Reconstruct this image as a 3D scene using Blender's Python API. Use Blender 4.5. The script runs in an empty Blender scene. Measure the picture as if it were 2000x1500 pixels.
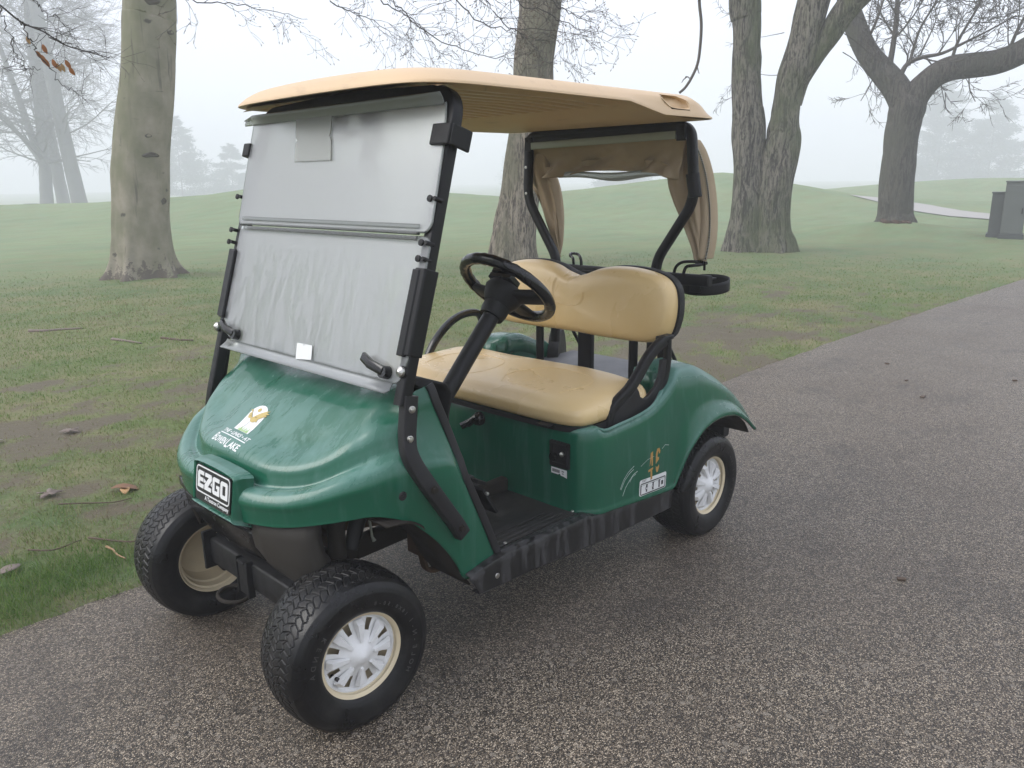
import bpy, bmesh, math, random
import numpy as np
from mathutils import Vector, Matrix
from mathutils.bvhtree import BVHTree

rad = math.radians
random.seed(7)
rng = np.random.default_rng(11)
S = bpy.context.scene
COL = S.collection

# ------------------------------------------------------------------ camera
cam_d = bpy.data.cameras.new('camera')
cam = bpy.data.objects.new('camera', cam_d)
COL.objects.link(cam)
yaw, pitch, roll = -2.37036859, -0.254455558, -0.0144907006
fwd = Vector((math.cos(pitch) * math.cos(yaw), math.cos(pitch) * math.sin(yaw), math.sin(pitch)))
rgt = fwd.cross(Vector((0, 0, 1))).normalized()
upv = rgt.cross(fwd)
cr, sr = math.cos(roll), math.sin(roll)
rgt, upv = cr * rgt + sr * upv, -sr * rgt + cr * upv
cam.matrix_world = Matrix.Translation((1.06631608, 2.09374421, 1.44983413)) @ Matrix(
    ((rgt.x, upv.x, -fwd.x, 0), (rgt.y, upv.y, -fwd.y, 0), (rgt.z, upv.z, -fwd.z, 0), (0, 0, 0, 1)))
cam_d.sensor_width = 36.0
cam_d.lens = 1538.92322 / 2000 * 36.0
cam_d.clip_start = 0.05
cam_d.clip_end = 1500
S.camera = cam
CAM = np.array([1.06631608, 2.09374421, 1.44983413])

# ------------------------------------------------------------------ world, sun, exposure
W = bpy.data.worlds.new('World'); S.world = W; W.use_nodes = True
wn = W.node_tree; wn.nodes.clear()
wo = wn.nodes.new('ShaderNodeOutputWorld')
wb = wn.nodes.new('ShaderNodeBackground')
sky = wn.nodes.new('ShaderNodeTexSky'); sky.sky_type = 'NISHITA'; sky.sun_disc = False
sky.sun_elevation = rad(38); sky.sun_rotation = rad(150); sky.dust_density = 3.0
mx = wn.nodes.new('ShaderNodeMix'); mx.data_type = 'RGBA'; mx.inputs[0].default_value = 0.88
wn.links.new(sky.outputs[0], mx.inputs[6])
mx.inputs[7].default_value = (7.8, 8.15, 9.5, 1)          # the bright even overcast above the fog
wn.links.new(mx.outputs[2], wb.inputs[0]); wb.inputs[1].default_value = 0.10
wn.links.new(wb.outputs[0], wo.inputs[0])
sun_d = bpy.data.lights.new('sun', 'SUN'); sun_d.energy = 1.5; sun_d.angle = rad(35); sun_d.color = (1.0, 0.97, 0.92)
sun = bpy.data.objects.new('sun', sun_d); COL.objects.link(sun)
sun.rotation_euler = (rad(52), 0, rad(150 - 90))
S.view_settings.view_transform = 'Standard'; S.view_settings.look = 'None'
S.view_settings.exposure = 0.78; S.view_settings.gamma = 1.0; S.view_settings.use_curve_mapping = False
cy = S.cycles
cy.use_denoising = True
cy.max_bounces = 8; cy.diffuse_bounces = 3; cy.glossy_bounces = 4; cy.transmission_bounces = 6
cy.transparent_max_bounces = 12; cy.volume_bounces = 2
cy.caustics_reflective = False; cy.caustics_refractive = False

# ------------------------------------------------------------------ material helpers
class NT:
    def __init__(s, name):
        s.m = bpy.data.materials.new(name); s.m.use_nodes = True
        s.t = s.m.node_tree; s.t.nodes.clear()
        s.out = s.t.nodes.new('ShaderNodeOutputMaterial')
        s._tc = None
    def n(s, ty, **kw):
        o = s.t.nodes.new(ty)
        for k, v in kw.items():
            if k.startswith('i_'):
                key = k[2:]
                o.inputs[int(key) if key.isdigit() else key.replace('_', ' ')].default_value = v
            else: setattr(o, k, v)
        return o
    def l(s, a, b): s.t.links.new(a, b)
    def obj(s):
        if not s._tc: s._tc = s.n('ShaderNodeTexCoord')
        return s._tc.outputs['Object']
    def noise(s, scale, detail=4, rough=.55, stretch=None, dist=0.0, vec=None):
        o = s.n('ShaderNodeTexNoise'); o.inputs['Scale'].default_value = scale
        o.inputs['Detail'].default_value = detail; o.inputs['Roughness'].default_value = rough
        o.inputs['Distortion'].default_value = dist
        v = vec or s.obj()
        if stretch:
            mp = s.n('ShaderNodeMapping'); mp.inputs['Scale'].default_value = stretch
            s.l(v, mp.inputs[0]); v = mp.outputs[0]
        s.l(v, o.inputs['Vector']); return o.outputs['Fac']
    def vor(s, scale, feature='F1', stretch=None, out='Distance', vec=None, rand=1.0):
        o = s.n('ShaderNodeTexVoronoi', feature=feature); o.inputs['Scale'].default_value = scale
        o.inputs['Randomness'].default_value = rand
        v = vec or s.obj()
        if stretch:
            mp = s.n('ShaderNodeMapping'); mp.inputs['Scale'].default_value = stretch
            s.l(v, mp.inputs[0]); v = mp.outputs[0]
        s.l(v, o.inputs['Vector']); return o.outputs[out]
    def ramp(s, fac, stops, interp='LINEAR'):
        o = s.n('ShaderNodeValToRGB'); e = o.color_ramp.elements; o.color_ramp.interpolation = interp
        while len(e) < len(stops): e.new(0.5)
        for i, (p, c) in enumerate(stops):
            e[i].position = p
            e[i].color = (c, c, c, 1) if not isinstance(c, tuple) else (c[0], c[1], c[2], 1)
        s.l(fac, o.inputs[0]); return o.outputs[0]
    def mixc(s, fac, a, b, blend='MIX'):
        o = s.n('ShaderNodeMix', data_type='RGBA', blend_type=blend)
        for i, v in ((0, fac), (6, a), (7, b)):
            if isinstance(v, (int, float)): o.inputs[i].default_value = v
            elif isinstance(v, tuple): o.inputs[i].default_value = (v[0], v[1], v[2], 1)
            else: s.l(v, o.inputs[i])
        return o.outputs[2]
    def math(s, op, a, b=0.0, c=None, clamp=False):
        o = s.n('ShaderNodeMath', operation=op, use_clamp=clamp)
        for i, v in enumerate((a, b) if c is None else (a, b, c)):
            if isinstance(v, (int, float)): o.inputs[i].default_value = v
            else: s.l(v, o.inputs[i])
        return o.outputs[0]
    def bump(s, h, strength=.3, dist=.01):
        o = s.n('ShaderNodeBump'); o.inputs['Strength'].default_value = strength; o.inputs['Distance'].default_value = dist
        s.l(h, o.inputs['Height']); return o.outputs[0]
    def bsdf(s, col, rough=.5, metal=0.0, normal=None, spec=.5, coat=0.0, coat_rough=.05, **kw):
        o = s.n('ShaderNodeBsdfPrincipled')
        for k, v in (('Base Color', col), ('Roughness', rough), ('Metallic', metal), ('Normal', normal),
                     ('Specular IOR Level', spec), ('Coat Weight', coat), ('Coat Roughness', coat_rough), *kw.items()):
            if v is None: continue
            if isinstance(v, (int, float)): o.inputs[k].default_value = v
            elif isinstance(v, tuple): o.inputs[k].default_value = (v[0], v[1], v[2], 1) if len(v) == 3 and o.inputs[k].type == 'RGBA' else v
            else: s.l(v, o.inputs[k])
        return o.outputs[0]
    def done(s, sh): s.l(sh, s.out.inputs['Surface']); return s.m

def plain(name, col, rough=.5, metal=0.0, var=.25, scale=18, bump=.05, spec=.5, coat=0.0, drops=False):
    t = NT(name)
    n = t.noise(scale, 5)
    dark = tuple(c * (1 - var) for c in col); lite = tuple(min(1, c * (1 + var)) for c in col)
    c = t.mixc(n, dark, lite)
    r = t.ramp(n, [(.3, max(0.03, rough - .08)), (.7, min(1, rough + .12))])
    h = t.noise(scale * 12, 3)
    if drops:
        d = t.ramp(t.vor(160), [(.12, 1.0), (.3, 0.0)])
        dd = t.math('MULTIPLY', d, t.ramp(t.noise(9, 2), [(.5, 0.0), (.62, 1.0)]))
        h = t.math('ADD', h, t.math('MULTIPLY', dd, 4.0))
    return t.done(t.bsdf(c, r, metal, t.bump(h, bump, .003), spec, coat))

M = {}
# wet green plastic with a dew film on the faces that look up
def green_mat(name, film=.5):
    t = NT(name)
    geo = t.n('ShaderNodeNewGeometry'); sx = t.n('ShaderNodeSeparateXYZ'); t.l(geo.outputs['Normal'], sx.inputs[0])
    upf = t.ramp(sx.outputs['Z'], [(.25, 0.0), (.7, 1.0)])
    n1 = t.noise(7, 6, .62, (.7, 1.5, .7), 1.0)
    n2 = t.noise(55, 4, .6, (.5, 1.6, .5))
    run = t.noise(26, 3, .6, (1.0, 1.0, .12))
    patch = t.ramp(t.math('MULTIPLY_ADD', n2, .35, t.math('MULTIPLY', n1, .8)), [(.40, 0.0), (.62, 1.0)])
    f = t.math('MULTIPLY', t.math('MULTIPLY', patch, upf), film * .80)
    sx2 = t.n('ShaderNodeSeparateXYZ'); t.l(t.obj(), sx2.inputs[0]); sh = t.n('ShaderNodeMapRange'); sh.inputs[1].default_value = -.13; sh.inputs[2].default_value = -.07; sh.inputs[3].default_value = .25; sh.inputs[4].default_value = 1.0
    t.l(t.math('MULTIPLY_ADD', t.math('SUBTRACT', n1, .5), .10, sx2.outputs['X']), sh.inputs[0]); far_ = t.ramp(t.math('MULTIPLY', sx2.outputs['X'], -1.0), [(.30, 0.0), (.50, 1.0)]); f = t.math('MULTIPLY', f, t.math('MAXIMUM', sh.outputs[0], far_))
    side = t.math('MULTIPLY', t.ramp(run, [(.52, 0.0), (.72, 1.0)]), .10)
    f2 = t.math('ADD', f, side, clamp=True)
    base = t.mixc(t.noise(4, 3), (.0040, .082, .043), (.0065, .105, .058))
    col = t.mixc(f2, base, (.19, .33, .30))
    rough = t.math('MULTIPLY_ADD', f2, .38, t.math('MULTIPLY_ADD', n1, .12, .14))
    dr = t.ramp(t.vor(210), [(.10, 1.0), (.26, 0.0)])
    dr = t.math('MULTIPLY', dr, t.ramp(t.noise(14, 2), [(.46, 0.0), (.62, 1.0)]))
    h = t.math('ADD', t.math('MULTIPLY', n2, .35), t.math('MULTIPLY', dr, 1.0))
    return t.done(t.bsdf(col, rough, 0, t.bump(h, .22, .0025), .38, .22, .08))
M['green'] = green_mat('wet_green_plastic')

def seat_mat():
    t = NT('tan_vinyl')
    n = t.noise(3.2, 5, .6, None, .6); cr_ = t.vor(260, 'DISTANCE_TO_EDGE')
    c = t.mixc(t.ramp(n, [(.20, 0.0), (.80, 1.0)]), (.64, .455, .205), (.74, .565, .30))
    c = t.mixc(t.ramp(t.noise(11, 5, .7), [(.56, 0.0), (.75, .18)]), c, (.72, .60, .40))
    r = t.ramp(n, [(.3, .20), (.7, .38)])
    h = t.math('ADD', t.math('MULTIPLY', t.noise(6, 3), 3.0), t.ramp(cr_, [(0.0, 0.0), (.12, .25)]))
    return t.done(t.bsdf(c, r, 0, t.bump(h, .22, .003), .5, .12, .3))
M['seat'] = seat_mat()

def roof_mat():
    t = NT('tan_roof_plastic')
    n = t.noise(5, 6, .65)
    c = t.mixc(n, (.60, .425, .245), (.68, .49, .30))
    c = t.mixc(t.ramp(t.noise(18, 6, .7, (1, .35, 1)), [(.58, 0.0), (.8, .45)]), c, (.30, .20, .12))
    d = t.ramp(t.vor(120), [(.1, 1.0), (.25, 0.0)])
    d = t.math('MULTIPLY', d, t.ramp(t.noise(12, 2), [(.52, 0.0), (.66, 1.0)]))
    return t.done(t.bsdf(c, t.ramp(n, [(.3, .36), (.7, .55)]), 0, t.bump(t.math('ADD', t.noise(160, 2), t.math('MULTIPLY', d, 3)), .12, .002), .45))
M['roof'] = roof_mat()
M['black'] = plain('black_powder_coat', (.0065, .0065, .0075), .40, var=.3, scale=30, bump=.12, drops=True, spec=.28)
M['blackgloss'] = plain('black_gloss_plastic', (.005, .005, .0055), .20, var=.2, scale=12, bump=.03)
M['blackmatt'] = plain('black_matt_plastic', (.010, .010, .0105), .55, var=.35, scale=25, bump=.1, spec=.28)
M['trim'] = plain('grey_black_trim', (.017, .0165, .018), .42, var=.25, scale=20, bump=.05, spec=.28)
M['steel'] = plain('steel', (.5, .49, .46), .32, 1.0, var=.2, scale=60)
M['under'] = plain('dirty_chassis', (.020, .016, .012), .75, var=.55, scale=14, bump=.3, spec=.28)
M['rust'] = plain('rusty_chassis', (.075, .045, .025), .8, var=.6, scale=22, bump=.3, spec=.28)
M['fascia'] = plain('dusty_grey_plastic', (.036, .032, .027), .62, var=.3, scale=9, bump=.15, spec=.28)
M['rim'] = plain('cream_painted_steel', (.66, .56, .38), .45, var=.12, scale=20, bump=.08)
M['hub'] = plain('silver_plastic_hubcap', (.78, .78, .77), .42, 0.0, var=.14, scale=24, bump=.08)
M['white'] = plain('white_sticker', (.74, .75, .74), .5, var=.05)
M['ink'] = plain('black_ink', (.012, .012, .012), .5, var=.1)
M['gold'] = plain('worn_gold_number', (.42, .24, .06), .5, var=.2, scale=60)
M['goldbird'] = plain('gold_print', (.50, .38, .13), .5, var=.06)
M['lime'] = plain('green_print', (.35, .55, .18), .5, var=.1)
M['scratch'] = plain('pale_scratch', (.42, .52, .47), .6, var=.4, scale=200)
M['alu'] = plain('grey_green_rod', (.30, .32, .26), .45, .2, var=.1)
M['lettering'] = plain('tyre_lettering', (.060, .057, .054), .6, var=.3, scale=40)
M['brass'] = plain('brass_clip', (.45, .33, .12), .35, .8, var=.1)

def tyre_mat():
    t = NT('tyre_rubber')
    n = t.noise(14, 6, .65)
    geo = t.n('ShaderNodeTexCoord')
    c = t.mixc(t.ramp(n, [(.45, 0.0), (.75, 1.0)]), (.0055, .0055, .006), (.024, .022, .020))
    r = t.ramp(t.noise(7, 4), [(.35, .26), (.7, .62)])
    return t.done(t.bsdf(c, r, 0, t.bump(t.noise(90, 5, .7), .15, .002), .30))
M['tyre'] = tyre_mat()

def mat_floor():
    t = NT('rubber_floor_mat')
    n = t.noise(8, 6, .7)
    c = t.mixc(t.ramp(n, [(.4, 0.0), (.75, 1.0)]), (.006, .006, .0055), (.026, .023, .018))
    w = t.noise(130, 3)
    return t.done(t.bsdf(c, t.ramp(n, [(.3, .35), (.7, .75)]), 0, t.bump(w, .25, .002)))
M['floor'] = mat_floor()

def rocker_mat():
    t = NT('wet_rocker_plastic')
    run = t.noise(38, 3, .6, (1, 1, .10)); z = t.noise(5, 2)
    f = t.ramp(t.math('MULTIPLY_ADD', z, .4, t.math('MULTIPLY', run, .7)), [(.50, 0.0), (.55, 1.0)])
    c = t.mixc(f, (.034, .033, .034), (.009, .009, .0095))
    return t.done(t.bsdf(c, t.ramp(f, [(0.0, .6), (1.0, .3)]), 0, t.bump(t.noise(60, 4), .08, .002)))
M['rocker'] = rocker_mat()

def cloth_mat():
    t = NT('tan_canvas')
    n = t.noise(5, 5, .6)
    c = t.mixc(n, (.36, .28, .19), (.50, .40, .28))
    c = t.mixc(t.ramp(t.noise(2.5, 4), [(.5, 0.0), (.75, .5)]), c, (.22, .16, .10))
    wv = t.noise(420, 2, .5)
    h = t.math('MULTIPLY_ADD', t.noise(16, 4, .5, (1, 1, .4)), 4.0, wv)
    return t.done(t.bsdf(c, .85, 0, t.bump(h, .35, .004), .2))
M['cloth'] = cloth_mat()

def screen_mat(name, lower):
    # clear acrylic fogged with dew: a scattering film over see-through plastic, cleared by runs lower down
    t = NT(name)
    o = t.obj()
    beads = t.vor(300, vec=o)
    n = t.noise(5, 5, .6, vec=o)
    run = t.noise(30, 3, .55, (1.0, 1.0, .07), .25, vec=o)
    run2 = t.noise(75, 2, .5, (1.0, 1.0, .05), .2, vec=o)
    if lower:
        rr = t.noise(34, 3, .6, (1.0, 1.0, .045), .30, vec=o)
        streak = t.math('MULTIPLY', t.ramp(rr, [(.485, 0.0), (.53, 1.0)]), t.ramp(t.noise(7, 3, .6, (1, 1, .45), vec=o), [(.30, .30), (.60, 1.0)]))
        sp = t.n('ShaderNodeSeparateXYZ'); t.l(o, sp.inputs[0])
        mr = t.n('ShaderNodeMapRange'); mr.inputs[1].default_value = 1.34; mr.inputs[2].default_value = 1.24; mr.inputs[3].default_value = 0.0; mr.inputs[4].default_value = 1.0
        t.l(t.math('MULTIPLY_ADD', t.noise(14, 3, vec=o), .10, sp.outputs['Z']), mr.inputs[0])
        f = t.math('SUBTRACT', .50, t.math('MULTIPLY', t.math('MULTIPLY', streak, mr.outputs[0]), .36))
    else:
        f = t.ramp(n, [(.3, .40), (.7, .56)])
        sp = t.n('ShaderNodeSeparateXYZ'); t.l(o, sp.inputs[0]); f = t.math('MULTIPLY', f, t.ramp(t.math('MULTIPLY_ADD', t.noise(7, 4, vec=o), .06, sp.outputs['Z']), [(1.0, 1.0), (1.0, 1.0)]))
        mr = t.n('ShaderNodeMapRange'); mr.inputs[1].default_value = 1.46; mr.inputs[2].default_value = 1.62; mr.inputs[3].default_value = 1.0; mr.inputs[4].default_value = .45; t.l(sp.outputs['Z'], mr.inputs[0]); f = t.math('MULTIPLY', f, mr.outputs[0])
    fine = t.ramp(beads, [(.08, .80), (.35, 1.0)])
    f = t.math('MULTIPLY', f, fine)
    dif = t.n('ShaderNodeBsdfDiffuse'); dif.inputs[0].default_value = (.90, .92, .93, 1)
    trl = t.n('ShaderNodeBsdfTranslucent'); trl.inputs[0].default_value = (.95, .96, .97, 1)
    m1 = t.n('ShaderNodeMixShader'); m1.inputs[0].default_value = .56
    t.l(dif.outputs[0], m1.inputs[1]); t.l(trl.outputs[0], m1.inputs[2])
    gls = t.n('ShaderNodeBsdfGlass'); gls.inputs['IOR'].default_value = 1.13; gls.inputs['Color'].default_value = (.98, 1.0, .985, 1)
    t.l(t.math('MULTIPLY_ADD', t.math('SUBTRACT', 1.0, run), .25 if lower else .05, .26 if lower else .40), gls.inputs['Roughness'])
    m2 = t.n('ShaderNodeMixShader'); t.l(f, m2.inputs[0]); t.l(gls.outputs[0], m2.inputs[1]); t.l(m1.outputs[0], m2.inputs[2])
    gl = t.n('ShaderNodeBsdfGlossy'); gl.inputs['Roughness'].default_value = .16
    bh = t.math('MULTIPLY_ADD', beads, -1.0, t.math('MULTIPLY', run, .15 if lower else .06))
    b = t.bump(bh, .30, .0012); t.l(b, gl.inputs['Normal']); t.l(b, dif.inputs['Normal'])
    fr = t.n('ShaderNodeFresnel'); fr.inputs[0].default_value = 1.45
    m3 = t.n('ShaderNodeMixShader'); t.l(t.math('MULTIPLY', fr.outputs[0], .8), m3.inputs[0])
    t.l(m2.outputs[0], m3.inputs[1]); t.l(gl.outputs[0], m3.inputs[2])
    return t.done(m3.outputs[0])
M['screen_up'] = screen_mat('dewy_acrylic', False)
M['screen_lo'] = screen_mat('dewy_acrylic_with_runs', True)
def clear_mat(name, tint=(.9, .93, .92), film=.25, rough=.1):
    t = NT(name)
    trn = t.n('ShaderNodeBsdfTransparent'); trn.inputs[0].default_value = (*tint, 1)
    dif = t.n('ShaderNodeBsdfDiffuse'); dif.inputs[0].default_value = (.6, .63, .6, 1)
    m2 = t.n('ShaderNodeMixShader'); m2.inputs[0].default_value = film
    t.l(trn.outputs[0], m2.inputs[1]); t.l(dif.outputs[0], m2.inputs[2])
    gl = t.n('ShaderNodeBsdfGlossy'); gl.inputs['Roughness'].default_value = rough
    fr = t.n('ShaderNodeFresnel'); fr.inputs[0].default_value = 1.5
    m3 = t.n('ShaderNodeMixShader'); t.l(fr.outputs[0], m3.inputs[0]); t.l(m2.outputs[0], m3.inputs[1]); t.l(gl.outputs[0], m3.inputs[2])
    return t.done(m3.outputs[0])
M['clear'] = clear_mat('clear_acrylic', (.93, .95, .94), .14, .08)
M['visor'] = clear_mat('grey_acrylic_lip', (.55, .57, .54), .35, .2)
M['card'] = clear_mat('clouded_card_pocket', (.55, .55, .50), .55, .3)

# ------------------------------------------------------------------ mesh helpers
def P3(a): return [tuple(float(c) for c in v) for v in a]
class MB:
    def __init__(s): s.v = []; s.f = []
    def add(s, v, f):
        b = len(s.v); s.v += P3(v); s.f += [tuple(b + i for i in q) for q in f]; return s
    def box(s, c, d, R=None):
        hx, hy, hz = d[0] / 2, d[1] / 2, d[2] / 2
        v = [Vector((x, y, z)) for x in (-hx, hx) for y in (-hy, hy) for z in (-hz, hz)]
        if R is not None: v = [R @ q for q in v]
        v = [q + Vector(c) for q in v]
        return s.add(v, [(0, 1, 3, 2), (4, 6, 7, 5), (0, 4, 5, 1), (2, 3, 7, 6), (0, 2, 6, 4), (1, 5, 7, 3)])
    def sweep(s, path, prof, up=None, closed=False, cap=True):
        # prof: list of 2D cross sections (one) or list per path point
        P = [Vector(p) for p in path]; n = len(P); many = isinstance(prof[0][0], (list, tuple))
        vs = []; m = len(prof[0]) if many else len(prof)
        last = None
        for i in range(n):
            if closed: t = (P[(i + 1) % n] - P[i - 1])
            else: t = (P[min(i + 1, n - 1)] - P[max(i - 1, 0)])
            t.normalize()
            if up is not None:
                u = Vector(up); a = u - t * u.dot(t)
                if a.length < 1e-4: a = last.copy() if last is not None else t.orthogonal()
                a.normalize()
            else:
                if last is None:
                    u = Vector((0, 0, 1)) if abs(t.z) < .9 else Vector((1, 0, 0)); a = (u - t * u.dot(t)).normalized()
                else:
                    a = last - t * last.dot(t)
                    a = a.normalized() if a.length > 1e-6 else last
            last = a; b = t.cross(a)
            for (x, y) in (prof[i] if many else prof): vs.append(P[i] + b * x + a * y)
        f = []
        for i in range(n if closed else n - 1):
            j = (i + 1) % n
            for k in range(m):
                l = (k + 1) % m; f.append((i * m + k, i * m + l, j * m + l, j * m + k))
        if cap and not closed:
            f.append(tuple(range(m - 1, -1, -1))); f.append(tuple((n - 1) * m + k for k in range(m)))
        return s.add(vs, f)
    def tube(s, path, r, sides=12, closed=False, cap=True, up=None):
        if isinstance(r, (int, float)): r = [r] * len(path)
        pr = [[(q * math.cos(2 * math.pi * k / sides), q * math.sin(2 * math.pi * k / sides)) for k in range(sides)] for q in r]
        return s.sweep(path, pr, up, closed, cap)
    def bar(s, path, w, h, up=(0, 0, 1), c=.22, closed=False):
        a, b = w / 2, h / 2; k = min(a, b) * c * 2
        pr = [(a, -b + k), (a, b - k), (a - k * .3, b - k * .3), (a - k, b), (-a + k, b), (-a + k * .3, b - k * .3), (-a, b - k), (-a, -b + k),
              (-a + k * .3, -b + k * .3), (-a + k, -b), (a - k, -b), (a - k * .3, -b + k * .3)]
        return s.sweep(path, pr, up, closed)
    def lathe(s, prof, c, ax=(0, 1, 0), n=48, close=False):
        ax = Vector(ax).normalized(); u = ax.orthogonal().normalized(); w = ax.cross(u); c = Vector(c)
        vs = [c + ax * h + (u * math.cos(2 * math.pi * i / n) + w * math.sin(2 * math.pi * i / n)) * r for (h, r) in prof for i in range(n)]
        m = len(prof); f = []
        for j in range(m if close else m - 1):
            k = (j + 1) % m
            for i in range(n):
                l = (i + 1) % n; f.append((j * n + i, j * n + l, k * n + l, k * n + i))
        return s.add(vs, f)
    def grid(s, rows, closed_u=False, closed_v=False, flip=False):
        R = len(rows); C = len(rows[0]); vs = [p for r in rows for p in r]; f = []
        for i in range(R if closed_v else R - 1):
            for j in range(C if closed_u else C - 1):
                a, b = i * C + j, i * C + (j + 1) % C; c, d = ((i + 1) % R) * C + (j + 1) % C, ((i + 1) % R) * C + j
                f.append((a, d, c, b) if flip else (a, b, c, d))
        return s.add(vs, f)
    def prism(s, poly, O, U, V, N, h0, h1):
        O, U, V, N = Vector(O), Vector(U), Vector(V), Vector(N)
        a = [O + U * x + V * y + N * h0 for x, y in poly]; b = [O + U * x + V * y + N * h1 for x, y in poly]; n = len(poly)
        return s.add(a + b, [tuple(range(n - 1, -1, -1)), tuple(range(n, 2 * n))] + [(i, (i + 1) % n, n + (i + 1) % n, n + i) for i in range(n)])
    def build(s, name, mat, parent=None, smooth=True, sharp=35, bevel=0, seg=2, sub=0, solid=0, loc=None):
        me = bpy.data.meshes.new(name); me.from_pydata(s.v, [], s.f); me.validate(); me.update()
        bm = bmesh.new(); bm.from_mesh(me); bmesh.ops.recalc_face_normals(bm, faces=bm.faces); bm.to_mesh(me); bm.free()
        return finish(name, me, mat, parent, smooth, sharp, bevel, seg, sub, solid)

def finish(name, me, mat, parent=None, smooth=True, sharp=35, bevel=0, seg=2, sub=0, solid=0):
    if smooth:
        me.polygons.foreach_set('use_smooth', [True] * len(me.polygons))
        if sharp and not sub:
            try: me.set_sharp_from_angle(angle=rad(sharp))
            except Exception: pass
    if mat: me.materials.append(mat)
    o = bpy.data.objects.new(name, me); COL.objects.link(o)
    if solid:
        q = o.modifiers.new('solid', 'SOLIDIFY'); q.thickness = solid; q.offset = 0
    if bevel:
        q = o.modifiers.new('bevel', 'BEVEL'); q.width = bevel; q.segments = seg; q.limit_method = 'ANGLE'; q.angle_limit = rad(40)
        q.harden_normals = False
    if sub:
        q = o.modifiers.new('sub', 'SUBSURF'); q.levels = sub; q.render_levels = sub
    if parent is not None: attach(o, parent)
    return o

LOC = {}
def attach(o, parent):
    o.parent = parent
    if parent in LOC: o.matrix_parent_inverse = Matrix.Translation(-LOC[parent])
def thing(name, label, cat, loc, group=None):
    o = bpy.data.objects.new(name, None); COL.objects.link(o); o.location = loc; o.empty_display_size = .2
    LOC[o] = Vector(loc); tag(o, label, cat, group); return o
def tag(o, label=None, cat=None, group=None, kind=None):
    if label: o['label'] = label
    if cat: o['category'] = cat
    if group: o['group'] = group
    if kind: o['kind'] = kind
    return o

def cat1(P, n):
    # Catmull-Rom resample of a list of points to n samples per span
    P = np.asarray(P, float); out = []
    for i in range(len(P) - 1):
        p0 = P[i - 1] if i > 0 else 2 * P[0] - P[1]; p1 = P[i]; p2 = P[i + 1]
        p3 = P[i + 2] if i + 2 < len(P) else 2 * P[-1] - P[-2]
        for k in range(n):
            t = k / n
            out.append(.5 * ((2 * p1) + (-p0 + p2) * t + (2 * p0 - 5 * p1 + 4 * p2 - p3) * t * t + (-p0 + 3 * p1 - 3 * p2 + p3) * t ** 3))
    out.append(P[-1]); return np.array(out)
def fillet(path, r=.04, n=6):
    # round the inner corners of a polyline
    P = [Vector(p) for p in path]; out = [P[0]]
    for i in range(1, len(P) - 1):
        rr = r[i - 1] if isinstance(r, (list, tuple)) else r
        a = P[i] + (P[i - 1] - P[i]).normalized() * min(rr, (P[i - 1] - P[i]).length * .48)
        b = P[i] + (P[i + 1] - P[i]).normalized() * min(rr, (P[i + 1] - P[i]).length * .48)
        for k in range(n + 1):
            t = k / n; out.append(a * (1 - t) ** 2 + P[i] * 2 * t * (1 - t) + b * t * t)
    out.append(P[-1]); return out
def lerp(a, b, t): return a + (b - a) * t
def sstep(a, b, x):
    t = np.clip((x - a) / (b - a), 0, 1); return t * t * (3 - 2 * t)

# value noise for terrain and mud
_perm = rng.permutation(4096)
def vnoise(x, y, seed=0):
    x = np.asarray(x, float) + seed * 17.13; y = np.asarray(y, float) + seed * 31.7
    xi = np.floor(x).astype(int); yi = np.floor(y).astype(int); xf = x - xi; yf = y - yi
    u = xf * xf * (3 - 2 * xf); v = yf * yf * (3 - 2 * yf)
    def h(a, b): return _perm[(_perm[(a & 4095)] + b) & 4095] / 4095.0
    return (h(xi, yi) * (1 - u) + h(xi + 1, yi) * u) * (1 - v) + (h(xi, yi + 1) * (1 - u) + h(xi + 1, yi + 1) * u) * v
def fbm(x, y, seed=0, oct=4):
    s = 0; a = .5; t = 0
    for k in range(oct): s = s + a * vnoise(x * 2 ** k, y * 2 ** k, seed + k); t += a; a *= .55
    return s / t

# ------------------------------------------------------------------ ground, path
EX = np.array([-60, -40, -20, -11.8, -8, -6.1, -4.1, .09, .6, 4, 12.]); EY = np.array([5.5, 2.2, .15, -.42, -.58, -.65, -.668, -.745, -.757, -.85, -1.0])
def edge(x): return np.interp(x, EX, EY) + .055 * (fbm(np.asarray(x) * 3.1, 0 * np.asarray(x), 5, 3) - .5) + .022 * (fbm(np.asarray(x) * 17.0, 0 * np.asarray(x), 15, 2) - .5)
RIDGE = [(6, -46, 0.65), (2, -40, 0.7), (-12, -35.7, 0.7), (-15, -31.5, 0.95), (-18, -28.5, 1.52), (-21, -25, 1.0), (-23.4, -21.5, 0.68), (-27, -19.3, 1.05), (-31.9, -16.8, 1.60), (-37, -15.3, 0.62), (-43, -14.2, 0.2)]
def ridge_h(x, y):
    best = np.full(np.shape(x), 1e9); hh = np.zeros(np.shape(x))
    for (x0, y0, h0), (x1, y1, h1) in zip(RIDGE[:-1], RIDGE[1:]):
        dx, dy = x1 - x0, y1 - y0; t = np.clip(((x - x0) * dx + (y - y0) * dy) / (dx * dx + dy * dy), 0, 1)
        d = np.hypot(x - x0 - t * dx, y - y0 - t * dy); h = h0 + (h1 - h0) * t
        m = d < best; best = np.where(m, d, best); hh = np.where(m, h, hh)
    return hh * np.exp(-(best / 6.5) ** 2)
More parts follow.
